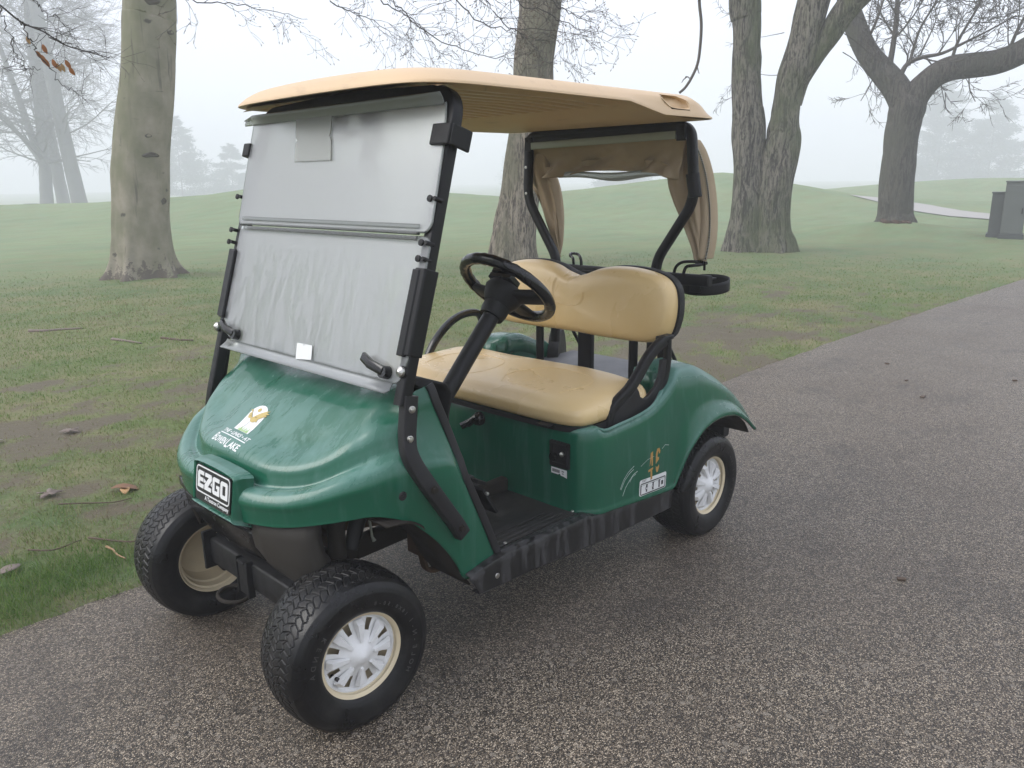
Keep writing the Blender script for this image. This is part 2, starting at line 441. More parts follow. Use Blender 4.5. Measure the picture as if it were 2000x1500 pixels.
def gz(x, y, fine=True):
    x = np.asarray(x, float); y = np.asarray(y, float)
    r = np.hypot(x - CAM[0], y - CAM[1])
    z = -2.0 * sstep(36, 100, r) + ridge_h(x, y)
    for cx, cy_, h, s in ((-54.7, -20, .85, 9), (-58, -9.5, 1.45, 9), (-20.2, -5.1, .26, 1.7), (-13.2, -5.1, .07, 1.6), (-4.0, -10.6, .05, 1.3), (-35, -4, .25, 6), (-40, -60, .8, 20)):
        z = z + h * np.exp(-((x - cx) ** 2 + (y - cy_) ** 2) / s ** 2)
    if fine:
        g = sstep(0, .35, edge(x) - y)
        z = z + g * (.020 * (fbm(x * 1.3, y * 1.3, 9, 3) - .5) + .012 * (fbm(x * 9, y * 9, 3, 3) - .5) + .006)
        inside = (y > edge(x)) & (y < edge(x) + 4.1)
        z = np.where(inside, z - .03 * sstep(0, .06, y - edge(x)) * sstep(0, .1, edge(x) + 4.1 - y), z)
    return z
def mud(x, y):
    x = np.asarray(x, float); y = np.asarray(y, float)
    d = edge(x) - y
    n = .36 * fbm(x * .85, y * 1.5, 21, 5) + .64 * fbm(x * 3.6, y * 5.2, 33, 5)
    bias = .10 * np.exp(-(d / 1.3) ** 2) + .03 * np.exp(-(d / 4.0) ** 2) + .11 * np.exp(-((x + 1.0) / 2.6) ** 2 - ((y + 2.7) / 1.5) ** 2)
    bias = bias + .15 * np.exp(-((x + 5.3) / 1.9) ** 2 - ((y + 1.6) / .8) ** 2) + .12 * np.exp(-((x + 8.6) / 1.3) ** 2 - ((y + 2.5) / .55) ** 2)
    bias = bias - .16 * np.exp(-((x - .55) / .38) ** 2 - ((y + 1.05) / .26) ** 2) - .30 * sstep(7, 15, np.hypot(x - CAM[0], y - CAM[1]))
    bias = bias + .25 * np.exp(-((x + 20) / .9) ** 2 - ((y + 4.3) / .5) ** 2) + .10 * np.exp(-((x + 4) / 1.4) ** 2 - ((y + 9.7) / .7) ** 2)
    return sstep(.46, .78, n + bias)

def axis(parts):
    out = []
    for a, b, s in parts: out += list(np.arange(a, b, s))
    out.append(parts[-1][1]); return np.array(out)
def gridmesh(name, X, Y, zf, mat, attrs=None, mask=None):
    gx, gy = np.meshgrid(X, Y, indexing='ij'); z = zf(gx, gy)
    co = np.stack([gx, gy, z], -1).reshape(-1, 3)
    nx, ny = len(X), len(Y); i = np.arange(nx - 1)[:, None] * ny + np.arange(ny - 1)[None, :]
    f = np.stack([i, i + ny, i + ny + 1, i + 1], -1).reshape(-1, 4)
    me = bpy.data.meshes.new(name); me.vertices.add(len(co)); me.vertices.foreach_set('co', co.ravel())
    me.loops.add(f.size); me.loops.foreach_set('vertex_index', f.ravel()); me.polygons.add(len(f))
    me.polygons.foreach_set('loop_start', np.arange(0, f.size, 4)); me.polygons.foreach_set('loop_total', np.full(len(f), 4))
    me.update(); me.validate()
    me.polygons.foreach_set('use_smooth', np.ones(len(f), bool))
    for k, fn in (attrs or {}).items():
        a = me.attributes.new(k, 'FLOAT', 'POINT'); a.data.foreach_set('value', fn(gx, gy).ravel().astype(np.float32))
    me.materials.append(mat); o = bpy.data.objects.new(name, me); COL.objects.link(o); return o

def ground_mat():
    t = NT('lawn_and_soil')
    at = t.n('ShaderNodeAttribute', attribute_name='mud')
    n0 = t.noise(.35, 4, .6); n1 = t.noise(2.4, 5, .6); n2 = t.noise(34, 5, .7); n3 = t.noise(120, 3, .7)
    g = t.mixc(n1, (.115, .160, .046), (.195, .225, .080))
    g = t.mixc(t.ramp(n0, [(.35, 0.0), (.65, 1.0)]), g, (.085, .140, .050))
    g = t.mixc(t.ramp(n2, [(.35, .0), (.7, .6)]), g, (.048, .072, .022))
    g = t.mixc(t.ramp(n3, [(.55, .0), (.8, .35)]), g, (.16, .17, .07))
    dw = t.n('ShaderNodeAttribute', attribute_name='dew_haze')
    g = t.mixc(t.math('MULTIPLY', dw.outputs['Fac'], t.ramp(t.noise(.8, 5, .65, (1, 2.2, 1)), [(.3, .55), (.7, 1.0)])), g, (.31, .42, .25))  # lawn pales away from the camera: dew plus painted fog
    wn_ = t.math('MULTIPLY', t.math('SUBTRACT', 1.0, dw.outputs['Fac'], clamp=True), t.ramp(t.noise(1.5, 5, .65), [(.40, 0.0), (.66, .8)]))
    g = t.mixc(wn_, g, (.215, .190, .100))
    s1 = t.mixc(n2, (.058, .043, .026), (.145, .115, .072))
    s1 = t.mixc(t.ramp(n3, [(.5, 0.0), (.75, .6)]), s1, (.15, .115, .075))
    thr = t.math('ADD', at.outputs['Fac'], t.math('MULTIPLY', t.math('SUBTRACT', n2, .5), 1.5))
    f = t.ramp(thr, [(.30, 0.0), (.85, .92)])
    c = t.mixc(f, g, s1)
    h = t.math('MULTIPLY_ADD', n2, 1.0, t.math('MULTIPLY', n3, .5))
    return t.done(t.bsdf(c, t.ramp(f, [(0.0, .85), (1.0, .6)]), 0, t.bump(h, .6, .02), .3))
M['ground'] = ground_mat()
XS = axis([(-420, -120, 20), (-120, -60, 3), (-60, -30, .6), (-30, -15, .25), (-15, -6, .09), (-6, 1.6, .042), (1.6, 8, .4), (8, 60, 4), (60, 400, 30)])
YS = axis([(-420, -120, 20), (-120, -60, 3), (-60, -25, .6), (-25, -11, .25), (-11, -5, .10), (-5, -.3, .042), (-.3, 3.0, .3), (3.0, 8, .25), (8, 60, 4), (60, 400, 30)])
ground = gridmesh('ground', XS, YS, gz, M['ground'], {'mud': mud, 'dew_haze': lambda x, y: sstep(7, 24, np.hypot(x - CAM[0], y - CAM[1])) * .46}); tag(ground, kind='structure')

def asphalt_mat(name='wet_asphalt', far=False):
    t = NT(name)
    st = t.n('ShaderNodeTexVoronoi'); st.inputs['Scale'].default_value = 270; t.l(t.obj(), st.inputs['Vector'])
    col = t.n('ShaderNodeSeparateColor'); t.l(st.outputs['Color'], col.inputs[0])
    big = t.n('ShaderNodeTexVoronoi'); big.inputs['Scale'].default_value = 78; t.l(t.obj(), big.inputs['Vector'])
    bc = t.n('ShaderNodeSeparateColor'); t.l(big.outputs['Color'], bc.inputs[0])
    n0 = t.noise(.55, 5, .6); n1 = t.noise(6, 4)
    grit = t.ramp(col.outputs[0], [(0.0, (.022, .017, .012)), (.34, (.066, .051, .036)), (.58, (.19, .148, .106)), (.80, (.38, .305, .22)), (.96, (.68, .57, .43))])
    sh = t.ramp(st.outputs['Distance'], [(.30, 1.0), (.62, .35)])
    c = t.mixc(1.0, grit, sh, 'MULTIPLY')
    c = t.mixc(t.ramp(bc.outputs[1], [(.955, 0.0), (.975, .7)]), c, (.26, .225, .18))
    c = t.mixc(t.ramp(n0, [(.35, .0), (.7, .35)]), c, (.082, .064, .048))
    c = t.mixc(t.math('MULTIPLY', t.ramp(t.noise(2.3, 5, .7), [(.52, 0.0), (.70, 1.0)]), .45), c, (.030, .024, .020))
    h = t.math('SUBTRACT', t.math('MULTIPLY', n1, .3), st.outputs['Distance'])
    r = t.math('MULTIPLY_ADD', t.math('SUBTRACT', n0, .5), .35, t.math('MULTIPLY_ADD', col.outputs[1], .28, .28))
    return t.done(t.bsdf(c, r, 0, t.bump(h, .75, .004), .42))
M['asphalt'] = asphalt_mat()
# path sheet: follows the ragged grass edge
xs = axis([(-60, -16, .8), (-16, -5, .10), (-5, 2.4, .03), (2.4, 12, .5)])
vv = np.concatenate([[0, .02, .05, .12], np.linspace(.3, 4.0, 14)])
rows = []
for x in xs:
    e = float(edge(x)); rows.append([(x, e + v + .01 * (vnoise(x * 9, v * 0) - .5), float(gz(x, e + v, False)) + .004 + (.010 if 0 < i < len(vv) - 1 else 0) * min(1, v / .12) + .006 * (float(vnoise(x * .8, v * .8, 3)) - .5)) for i, v in enumerate(vv)])
mb = MB(); mb.grid(rows); path = mb.build('path', M['asphalt'], sharp=0); tag(path, kind='structure')
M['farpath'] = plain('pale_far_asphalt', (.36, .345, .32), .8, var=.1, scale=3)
mb = MB(); fp = cat1([(-32.2, -10.2), (-30.6, -8.3), (-28.0, -5.6), (-26.0, -1.5), (-25.2, 4)], 10); rows = []
for i, p in enumerate(fp):
    d = fp[min(i + 1, len(fp) - 1)] - fp[max(i - 1, 0)]; d /= np.hypot(*d); nrm = np.array([-d[1], d[0]])
    rows.append([(q[0], q[1], float(gz(q[0], q[1])) + .025) for q in (p + nrm * w for w in (-.8, -.3, .3, .8))])
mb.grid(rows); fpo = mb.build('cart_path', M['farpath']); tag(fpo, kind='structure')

# ------------------------------------------------------------------ grass blades (nobody could count them)
def grass():
    N = 460000
    r = np.exp(rng.uniform(math.log(2.2), math.log(17), N)); a = yaw + rng.uniform(-.66, .66, N)
    x = CAM[0] + r * np.cos(a); y = CAM[1] + r * np.sin(a)
    e = edge(x); m = mud(x, y)
    keep = (rng.uniform(0, 1, N) > sstep(9.5, 17, r)) & (y < e + .015) & (rng.uniform(0, 1, N) > m * .93) & (x > -15)
    clump = fbm(x * 7, y * 7, 41, 3); keep &= rng.uniform(.25, .75, N) < clump + .25
    x, y, r, m, e = x[keep], y[keep], r[keep], m[keep], e[keep]; n = len(x)
    tuft = np.exp(-((x - .42) / .42) ** 2 - ((y + 1.0) / .24) ** 2)
    L = rng.uniform(.012, .032, n) * (1 + 1.1 * tuft) * (1 - .35 * m) * (.8 + .5 * fbm(x * 2, y * 2, 50, 2))
    w = .0011 * np.maximum(1, r / 3) ** .85
    th = rng.uniform(0, 2 * np.pi, n); lean = rng.uniform(.25, 1.3, n)
    z = gz(x, y) - .002
    bx, by = np.cos(th) * w, np.sin(th) * w; ph = rng.uniform(0, 2 * np.pi, n)
    tx, ty, tz = np.cos(ph) * L * np.sin(lean), np.sin(ph) * L * np.sin(lean), L * np.cos(lean)
    v = np.empty((n, 5, 3))
    v[:, 0] = np.stack([x - bx, y - by, z], -1); v[:, 1] = np.stack([x + bx, y + by, z], -1)
    mxx = np.stack([x + tx * .42, y + ty * .42, z + tz * .62], -1); o = np.stack([bx, by, bx * 0], -1) * .75
    v[:, 2] = mxx + o; v[:, 3] = mxx - o; v[:, 4] = np.stack([x + tx, y + ty, z + tz], -1)
    b = np.arange(n)[:, None] * 5
    tri = np.concatenate([b + np.array([0, 1, 2]), b + np.array([0, 2, 3]), b + np.array([3, 2, 4])], 1).reshape(-1, 3)
    me = bpy.data.meshes.new('grass'); me.vertices.add(n * 5); me.vertices.foreach_set('co', v.ravel())
    me.loops.add(tri.size); me.loops.foreach_set('vertex_index', tri.ravel()); me.polygons.add(len(tri))
    me.polygons.foreach_set('loop_start', np.arange(0, tri.size, 3)); me.polygons.foreach_set('loop_total', np.full(len(tri), 3)); me.update()
    dry = np.clip(.60 * m + rng.normal(.38, .27, n) + .75 * (fbm(x * .9, y * .9, 60, 3) - .5) - .35 * tuft, 0, 1)
    at = me.attributes.new('dry', 'FLOAT', 'POINT'); at.data.foreach_set('value', np.repeat(dry, 5).astype(np.float32))
    t = NT('grass_blades'); A = t.n('ShaderNodeAttribute', attribute_name='dry')
    c = t.ramp(A.outputs['Fac'], [(0.0, (.085, .170, .028)), (.18, (.150, .245, .050)), (.36, (.120, .185, .042)), (.55, (.235, .260, .095)), (.70, (.19, .195, .075)), (.85, (.33, .29, .16)), (1.0, (.18, .135, .085))])
    p = t.bsdf(c, .55, spec=.35); tr = t.n('ShaderNodeBsdfTranslucent'); t.l(c, tr.inputs[0])
    ms = t.n('ShaderNodeMixShader'); ms.inputs[0].default_value = .3; t.l(p, ms.inputs[1]); t.l(tr.outputs[0], ms.inputs[2])
    me.materials.append(t.done(ms.outputs[0]))
    o = bpy.data.objects.new('grass', me); COL.objects.link(o); tag(o, 'short patchy lawn grass beside the asphalt path', kind='stuff')
grass()

# ================================================================== GOLF CART (x forward, y to its left, z up)
cart = thing('golf_cart', 'dark green two-seat golf cart with tan roof and fogged windshield on the path', 'golf cart', (-.83, 0, 0))

# ---------------- front cowl: one moulded skin from the hem round the nose up to the dash
XN, WD, X0, PN = .165, .545, -.35, 2.5
def outl(y): return X0 + (XN - X0) * max(0, 1 - (abs(y) / WD) ** PN) ** (1 / PN)
HEM = [(.160, 0, .540), (.158, .10, .545), (.146, .20, .553), (.112, .30, .561), (.062, .38, .574), (0, .443, .586), (-.050, .475, .590),
       (-.096, .50, .580), (-.151, .519, .553), (-.211, .532, .497), (-.256, .538, .442), (-.292, .541, .385), (-.322, .543, .331), (-.392, .540, .328), (-.463, .536, .324)]
BZ = [.640, .636, .630, .637, .655, .678, .690, .700, .706, .708, .706, .700, .690, .672, .650]
BX = [None] * 8 + [(-.150, .532), (-.185, .541), (-.215, .546), (-.245, .548), (-.275, .548), (-.305, .544), (-.335, .532)]
ft = [0, .12, .25, .38, .50, .60, .68, .76, .83, .89, .93, .955, .975, .99, 1.0]
cols = []
for j, (hx, hy, hz) in enumerate(HEM):
    a = 1.0 if j <= 4 else max(0, 1 - (j - 4) / 4.5)
    k = j / (len(HEM) - 1)
    H = np.array([hx, hy, hz])
    if BX[j] is None: b = np.array([hx + .006, hy * 1.006, BZ[j]])
    else: b = np.array([BX[j][0], BX[j][1], BZ[j]])
    T = np.array([-.275 + .03 * ft[j] ** 2, .478 * ft[j], .905 - .012 * ft[j] ** 4])
    # inward plan direction
    inw = np.array([-(abs(b[0] - X0) / .515) ** 1.6, -math.copysign((abs(b[1]) / WD) ** 1.6, b[1] + 1e-9), 0]); inw /= np.linalg.norm(inw)
    if j >= 9: inw = np.array([-.15, -1, 0]) / 1.011
    z = BZ[j]
    row = [H, H + [0, 0, .012], lerp(H, b, .55) + np.array([0, .003 * (j > 7), 0]), b + [0, 0, -.014]]
    if a > 0:
        brow = b + inw * .016 + [0, 0, .010]; br2 = b + inw * .038 + [0, 0, .015]; gr = b + inw * .058 + [0, 0, .014]
        up1 = b + inw * .068 + [0, 0, .036]; up2 = b + inw * .078 + [0, 0, .062]; up3 = b + inw * .104 + [0, 0, .082]; up4 = b + inw * .15 + [0, 0, .102]
    sz = lerp(.775, .80, k) + .0; sy = .50
    s1 = b + inw * .008 + [0, 0, .018]; s2 = b + inw * .022 + [0, 0, .04]; s3 = b + inw * .036 + [0, 0, .058]
    s4 = b + inw * .046 + [0, 0, .078]; s5 = b + inw * .056 + [0, 0, .098]; s6 = b + inw * .070 + [0, 0, .118]; s7 = b + inw * .10 + [0, 0, .136]
    if j >= 9:                                      # side of the cowl up to the trim strip
        tt = [(.10), (.22), (.34), (.46), (.58), (.72), (.86)]
        q = (j - 9) / 5
        top = np.array([lerp(-.215, -.262, q), lerp(.478, .486, q), lerp(.885, .897, q)])
        s = []
        for tv in tt:
            p = lerp(b, top, tv); p[0] = lerp(b[0], top[0], tv) - .006 * math.sin(tv * 3.1)
            p[1] = lerp(b[1], top[1], tv ** .75) - .010 * math.sin(tv * math.pi) * (1 - .5 * q)
            s.append(p)
        s1, s2, s3, s4, s5, s6, s7 = s; T = lerp(T, top + np.array([-.004, -.012, .010]), 1.0)
    grp = []
    if a > 0 and j < 9:
        for u, v in zip((brow, br2, gr, up1, up2, up3, up4), (s1, s2, s3, s4, s5, s6, s7)): grp.append(lerp(v, u, a))
    else: grp = [s1, s2, s3, s4, s5, s6, s7]
    row += grp
    e = row[-1]
    for tv in (.2, .4, .6, .8):
        p = lerp(e, T, tv); p[2] = lerp(e[2], T[2], tv) + (.016 * math.sin(tv * math.pi)) * (1 if j < 9 else .3)
        row.append(p)
    row.append(T); cols.append(row)
half = [cat1(c, 5) for c in cols]                   # rows refined
R_ = len(half[0]); net = np.array(half)              # (cols, rows, 3)
full = np.concatenate([net[:0:-1] * [1, -1, 1], net], 0)
fine = np.stack([cat1(full[:, r], 5) for r in range(R_)], 1)
# recessed hood panel edge: soft step across the hood below the windshield
mb = MB(); mb.grid([[tuple(p) for p in c] for c in fine])
cowl = mb.build('front_cowl', M['green'], cart, sharp=0, solid=.004)
cowl_me = cowl.data
bvh_cowl = BVHTree.FromPolygons([v.co for v in cowl_me.vertices], [tuple(p.vertices) for p in cowl_me.polygons])

def decal(name, polys, bvh, O, U, V, mat, parent, off=.0025, reach=.3, z=0.0):
    # flat print laid on a curved skin: triangulate in the plane, then drop every vertex on to the surface
    U = Vector(U).normalized(); N = U.cross(Vector(V)).normalized(); V = N.cross(U)
    bm = bmesh.new()
    for po in polys:
        vs = [bm.verts.new((x, y, 0)) for x, y in po]
        try: bm.faces.new(vs)
        except Exception: pass
    bmesh.ops.triangulate(bm, faces=bm.faces)
    mxl = max((max(abs(v.co.x) for v in bm.verts)), .01)
    bmesh.ops.subdivide_edges(bm, edges=[e for e in bm.edges if e.calc_length() > .012], cuts=2, use_grid_fill=True)
    for v in bm.verts:
        w = Vector(O) + U * v.co.x + V * v.co.y
        hit = bvh.ray_cast(w + N * reach * .4, -N, reach)
        if hit[0] is not None:
            nn = hit[1] if hit[1].dot(N) > 0 else -hit[1]
            v.co = hit[0] + nn * off
        else: v.co = w + N * off
    me = bpy.data.meshes.new(name); bm.to_mesh(me); bm.free()
    return finish(name, me, mat, parent, sharp=0)

def text_polys(s, size, align='CENTER', bold=0.0, sx=1.0):
    cu = bpy.data.curves.new('lettering', 'FONT'); cu.body = s; cu.size = size; cu.align_x = align; cu.offset = bold
    cu.resolution_u = 3
    o = bpy.data.objects.new('lettering', cu); COL.objects.link(o)
    dg = bpy.context.evaluated_depsgraph_get(); me = bpy.data.meshes.new_from_object(o.evaluated_get(dg))
    out = [[(me.vertices[i].co.x * sx, me.vertices[i].co.y) for i in p.vertices] for p in me.polygons]
    bpy.data.objects.remove(o); bpy.data.curves.remove(cu); bpy.data.meshes.remove(me); return out

# blocky maker's lettering  (unit: letter height 1)
GL = {
 'E': (.80, [[(0, 0), (.80, 0), (.80, .22), (.26, .22), (.26, .39), (.72, .39), (.72, .61), (.26, .61), (.26, .78), (.80, .78), (.80, 1), (.12, 1), (0, .88)]]),
 'Z': (.92, [[(.0, 0), (.88, 0), (.88, .22), (.42, .22), (.92, .70), (.92, .90), (.82, 1), (.04, 1), (.04, .78), (.52, .78), (0, .30)]]),
 'G': (.90, [[(.12, 0), (.90, 0), (.90, .58), (.48, .58), (.48, .40), (.64, .40), (.64, .22), (.26, .22), (.26, .78), (.86, .78), (.86, 1), (.12, 1), (0, .88), (0, .12)]]),
 'O': (.90, [[(0, .12), (.12, 0), (.90, 0), (.64, .22), (.26, .22), (.26, .78), (0, .88)], [(.90, 0), (.90, .88), (.78, 1), (.12, 1), (0, .88), (.26, .78), (.64, .78), (.64, .22)]]),
}
def maker_polys(h, gap=.12):
    x = 0; out = []
    for i, g in enumerate('EZGO'):
        w, ps = GL[g]
        out.append([[((x + a) * h, b * h) for a, b in p] for p in ps]); x += w + gap
        if i == 0: out.append([[((x - gap * .9) * h, .36 * h), ((x - gap * .9) * h, .60 * h), ((x + .24 - gap * .3) * h, .47 * h)]])
        if i == 1: out.append([[((x - .02) * h - gap * .6 * h, .36 * h), ((x - .02) * h - gap * .6 * h, .60 * h), ((x - .26) * h, .44 * h)]])
    W_ = (x - gap) * h
    return [[[(a - W_ / 2, b - h / 2) for a, b in p] for p in ps] for ps in out], W_
def rrect(w, h, r, n=5):
    out = []
    for cx, cy_, a0 in ((w / 2 - r, h / 2 - r, 0), (-w / 2 + r, h / 2 - r, 90), (-w / 2 + r, -h / 2 + r, 180), (w / 2 - r, -h / 2 + r, 270)):
        out += [(cx + r * math.cos(rad(a0 + 90 * k / n)), cy_ + r * math.sin(rad(a0 + 90 * k / n))) for k in range(n + 1)]
    return out
def ring_quads(w, h, r, t):
    a = rrect(w, h, r); b = rrect(w - 2 * t, h - 2 * t, max(.001, r - t)); n = len(a)
    return [[a[i], a[(i + 1) % n], b[(i + 1) % n], b[i]] for i in range(n)]
def flat(name, polys, O, U, V, N, h0, h1, mat, parent, bevel=0):
    mb = MB()
    for p in polys: mb.prism(p, O, U, V, N, h0, h1)
    return mb.build(name, mat, parent, smooth=False, bevel=bevel)

# badge and its raised surround on the nose
BO = Vector((.172, .044, .620)); BU = Vector((0, 1, 0)); BN = Vector((1, 0, .16)).normalized(); BV = BN.cross(BU)
mb = MB()
oc = [(-.118, -.058), (-.120, .034), (-.098, .062), (.098, .062), (.120, .034), (.118, -.058)]
def badge_ring(s, h, sh=0): return [BO + BU * (x * s) + BV * (y * s + sh) + BN * h for x, y in cat1(oc + [(.11, -.066), (-.11, -.066), oc[0]], 4)[:-1]]
rows = [badge_ring(1.14, -.050, -.002), badge_ring(1.07, -.022, .001), badge_ring(1.01, -.004), badge_ring(.97, 0), badge_ring(.93, -.002), badge_ring(.91, -.010)]
mb.grid(rows, closed_u=True)
mb.f.append(tuple(len(mb.v) - len(rows[-1]) + i for i in range(len(rows[-1]))))
surround = mb.build('badge_surround', M['green'], cart, sharp=50)
mb = MB(); mb.sweep([BO + BU * -.098 + BV * .086 - BN * .032, BO + BV * .090 - BN * .028, BO + BU * .098 + BV * .086 - BN * .032], [(.006, -.01), (.006, .006), (-.006, .006), (-.03, -.01)], BN)
plate = flat('badge_plate', [rrect(.204, .104, .010)], BO, BU, BV, BN, -.006, -.002, M['ink'], cart)
flat('badge_frame', ring_quads(.200, .078, .014, .0035), BO + BV * .011, BU, BV, BN, -.002, -.0006, M['white'], plate)
letters, wl = maker_polys(.049)
for ps in letters:
    sc = .178 / wl
    flat('badge_letter', [[(a * sc, b) for a, b in p] for p in ps], BO + BV * .011, BU, BV, BN, -.002, -.0002, M['white'], plate)
flat('badge_small_print', [[(a, b) for a, b in p] for p in text_polys('A Textron Company', .0165, 'RIGHT', .0002)], BO + BV * -.0435 + BU * .096, BU, BV, BN, -.002, -.0012, M['white'], plate)

# club emblem on the hood: arch with a heron, words underneath
LO = Vector((-.015, -.041, .765)); LU = Vector((.06, 1, 0)).normalized(); LV = Vector((-.80, .05, .57)).normalized()
def arch(w, h): return [(-w / 2, -h / 2), (w / 2, -h / 2)] + [(w / 2 * math.cos(t), h / 2 - w * .42 + w * .42 * math.sin(t)) for t in np.linspace(0, math.pi, 14)]
AW, AH = .094, .104
emb = decal('club_emblem', [arch(AW, AH)], bvh_cowl, LO, LU, LV, M['white'], cart)
def dec(name, polys, mat, off, dy=0, dx=0, k=(1, 1)):
    return decal(name, [[(a * k[0] + dx, b * k[1] + dy) for a, b in p] for p in polys], bvh_cowl, LO, LU, LV, mat, emb, off)
def el(cx, cy_, rx, ry, n=14): return [(cx + rx * math.cos(t), cy_ + ry * math.sin(t)) for t in np.linspace(0, 2 * math.pi, n, endpoint=False)]
KB = (.94, .72)
dec('sun_print', [el(-.006, .045, .010, .010)], M['goldbird'], .0034, k=KB)
bird = [[(-.016, -.002), (-.004, -.016), (.014, -.018), (.026, -.008), (.030, .002), (.016, .016), (-.002, .010)],
        [(-.004, .008), (.016, .014), (.028, .004), (.044, .022), (.050, .044), (.036, .052), (.018, .036), (.004, .020)],
        [(.044, .022), (.058, .030), (.050, .036)], [(.046, .034), (.062, .044), (.048, .046)], [(.040, .046), (.056, .058), (.036, .052)],
        [(-.016, -.002), (-.010, .004), (-.026, .002), (-.034, .010), (-.030, .022), (-.036, .026), (-.042, .014), (-.036, .000), (-.026, -.006)],
        [(-.036, .026), (-.030, .022), (-.040, .038), (-.054, .034)],
        [(.026, -.008), (.034, -.012), (.030, .000)]]
dec('bird_print', bird, M['goldbird'], .0038, k=KB)
dec('leg_print', [[(-.002, -.016), (.000, -.016), (-.006, -.040), (-.012, -.058), (-.014, -.058), (-.008, -.040)]], M['alu'], .0034, k=KB)
gr = [[(x - .002, -.071), (x + .002, -.071), (x + dx_, -.071 + h)] for x, dx_, h in [(-.022 + .0045 * k, random.uniform(-.012, .014), random.uniform(.018, .036)) for k in range(15)]]
dec('reed_print', gr, M['lime'], .0034, k=KB)
def fit(polys, w):
    xs_ = [a for p in polys for a, b in p]; k = w / (max(xs_) - min(xs_)); m = (max(xs_) + min(xs_)) / 2
    return [[((a - m) * k, b) for a, b in p] for p in polys]
dec('emblem_small_words', fit(text_polys('THE • LINKS • AT', .0185, 'CENTER', .0006), .172), M['white'], .0026, -.0735)
dec('emblem_rule', [[(-.084, -.0815), (.084, -.0815), (.084, -.0780), (-.084, -.0780)]], M['white'], .0026)
for pp, w_, cx_, dy_ in ((text_polys('B', .041, 'LEFT', .0008), .018, -.080, -.1135), (text_polys('OWEN', .030, 'LEFT', .0008), .070, -.034, -.1135), (text_polys('L', .041, 'LEFT', .0008), .016, .016, -.1165), (text_polys('AKE', .030, 'LEFT', .0008), .056, .054, -.1135)):
    dec('emblem_words', fit(pp, w_), M['white'], .0026, dy_, cx_)

# trim strip along the rear edge of the cowl, both sides
for s in (1, -1):
    edge_pts = np.array([c for c in net[-1][:]]) * [1, s, 1]
    pth = [Vector(p) + Vector((-.004, .003 * s, .002)) for p in edge_pts[::3]]
    mb = MB(); mb.bar(pth, .026, .012, (0, s, .15), .3); mb.build('trim_strip', M['trim'], cart, sharp=60)
# dashboard behind the cowl
mb = MB(); rows = []
for y in np.linspace(-.462, .462, 13):
    rows.append([(-.262, y, .900), (-.30, y, .908), (-.345, y, .893), (-.365, y, .86), (-.350, y, .80), (-.345, y, .74), (-.36, y, .60), (-.40, y, .45), (-.44, y, .345)])
mb.grid(rows); mb.build('dashboard', M['blackmatt'], cart, sharp=0, solid=.006)
mb = MB(); mb.lathe([(0, .0), (.003, .010), (0, .0125)], (-.110, .547, .651), (0, 1, 0), 16); mb.lathe([(0, .0125), (.004, .011), (.005, .004), (.003, 0.0001)], (-.110, .545, .651), (0, 1, 0), 16); mb.build('cowl_plug', M['blackmatt'], cart)

# ---------------- under the nose
mb = MB(); ys = np.linspace(-.30, .18, 15); rows = []
for y in ys:
    f = (abs(y) / .30) ** 2 * .03
    rows.append([(.150 - f, y, .556), (.150 - f, y, .530), (.135 - f, y, .518), (.133 - f, y, .512), (.140 - f, y, .508), (.130 - f, y, .455), (.110 - f, y, .420), (.096 - f, y, .416), (.085 - f, y, .425)])
mb.grid(rows); mb.build('nose_insert', M['blackgloss'], cart, sharp=30, solid=.006)
mb = MB(); rows = []
for y, xx, zb in ((.175, .128, .412), (.22, .125, .400), (.27, .112, .382), (.32, .092, .345), (.352, .072, .305), (.366, .050, .330), (.350, .02, .42)):
    rows.append([(xx, y, .575), (xx + .004, y, .52), (xx - .004, y, .47), (xx - .02, y - .01, zb + .03), (xx - .035, y - .015, zb)])
mb.grid(rows); mb.build('nose_side_panel', M['fascia'], cart, sharp=0, solid=.005)
mb = MB(); rows = []
for y, xx, zb in ((-.28, .112, .412), (-.33, .092, .36), (-.37, .055, .34), (-.392, -.03, .42)):
    rows.append([(xx, y, .575), (xx + .004, y, .52), (xx - .004, y, .47), (xx - .03, y, zb)])
mb.grid(rows); mb.build('nose_side_panel', M['fascia'], cart, sharp=0, solid=.005)
# front cross beam with end plate, tow bracket and ring
mb = MB(); mb.bar([(.075, -.17, .345), (.075, .36, .345)], .075, .085, (0, 0, 1), .10); mb.build('front_beam', M['blackmatt'], cart, bevel=.003)
mb = MB(); mb.box((.112, -.155, .350), (.045, .012, .125)); mb.build('beam_end_plate', M['blackmatt'], cart, smooth=False, bevel=.003)
mb = MB(); mb.box((.118, .075, .338), (.014, .052, .105)); mb.box((.126, .075, .388), (.010, .040, .008)); mb.box((.118, .105, .338), (.022, .008, .115)); mb.box((.118, .045, .338), (.022, .008, .115)); mb.build('tow_bracket', M['blackmatt'], cart, smooth=False, bevel=.002)
mb = MB(); mb.tube([(.135 + .045 * math.cos(t), .03 + .055 * math.sin(t), .272) for t in np.linspace(0, 2 * math.pi, 24, endpoint=False)], .006, 8, True); mb.build('tow_ring', M['under'], cart)
mb = MB()
mb.bar([(-.20, .17, .345), (-2.0, .17, .37)], .04, .07); mb.bar([(-.20, -.17, .345), (-2.0, -.17, .37)], .04, .07)
mb.bar([(.07, .15, .35), (-.22, .17, .345)], .04, .06); mb.bar([(.07, -.15, .35), (-.22, -.17, .345)], .04, .06)
mb.build('chassis_rails', M['under'], cart)
mb = MB(); mb.bar([(.0, -.34, .225), (.0, .34, .225)], .05, .05); mb.bar([(-.09, -.33, .215), (-.09, .33, .215)], .02, .02)
mb.build('front_axle', M['under'], cart)
mb = MB()
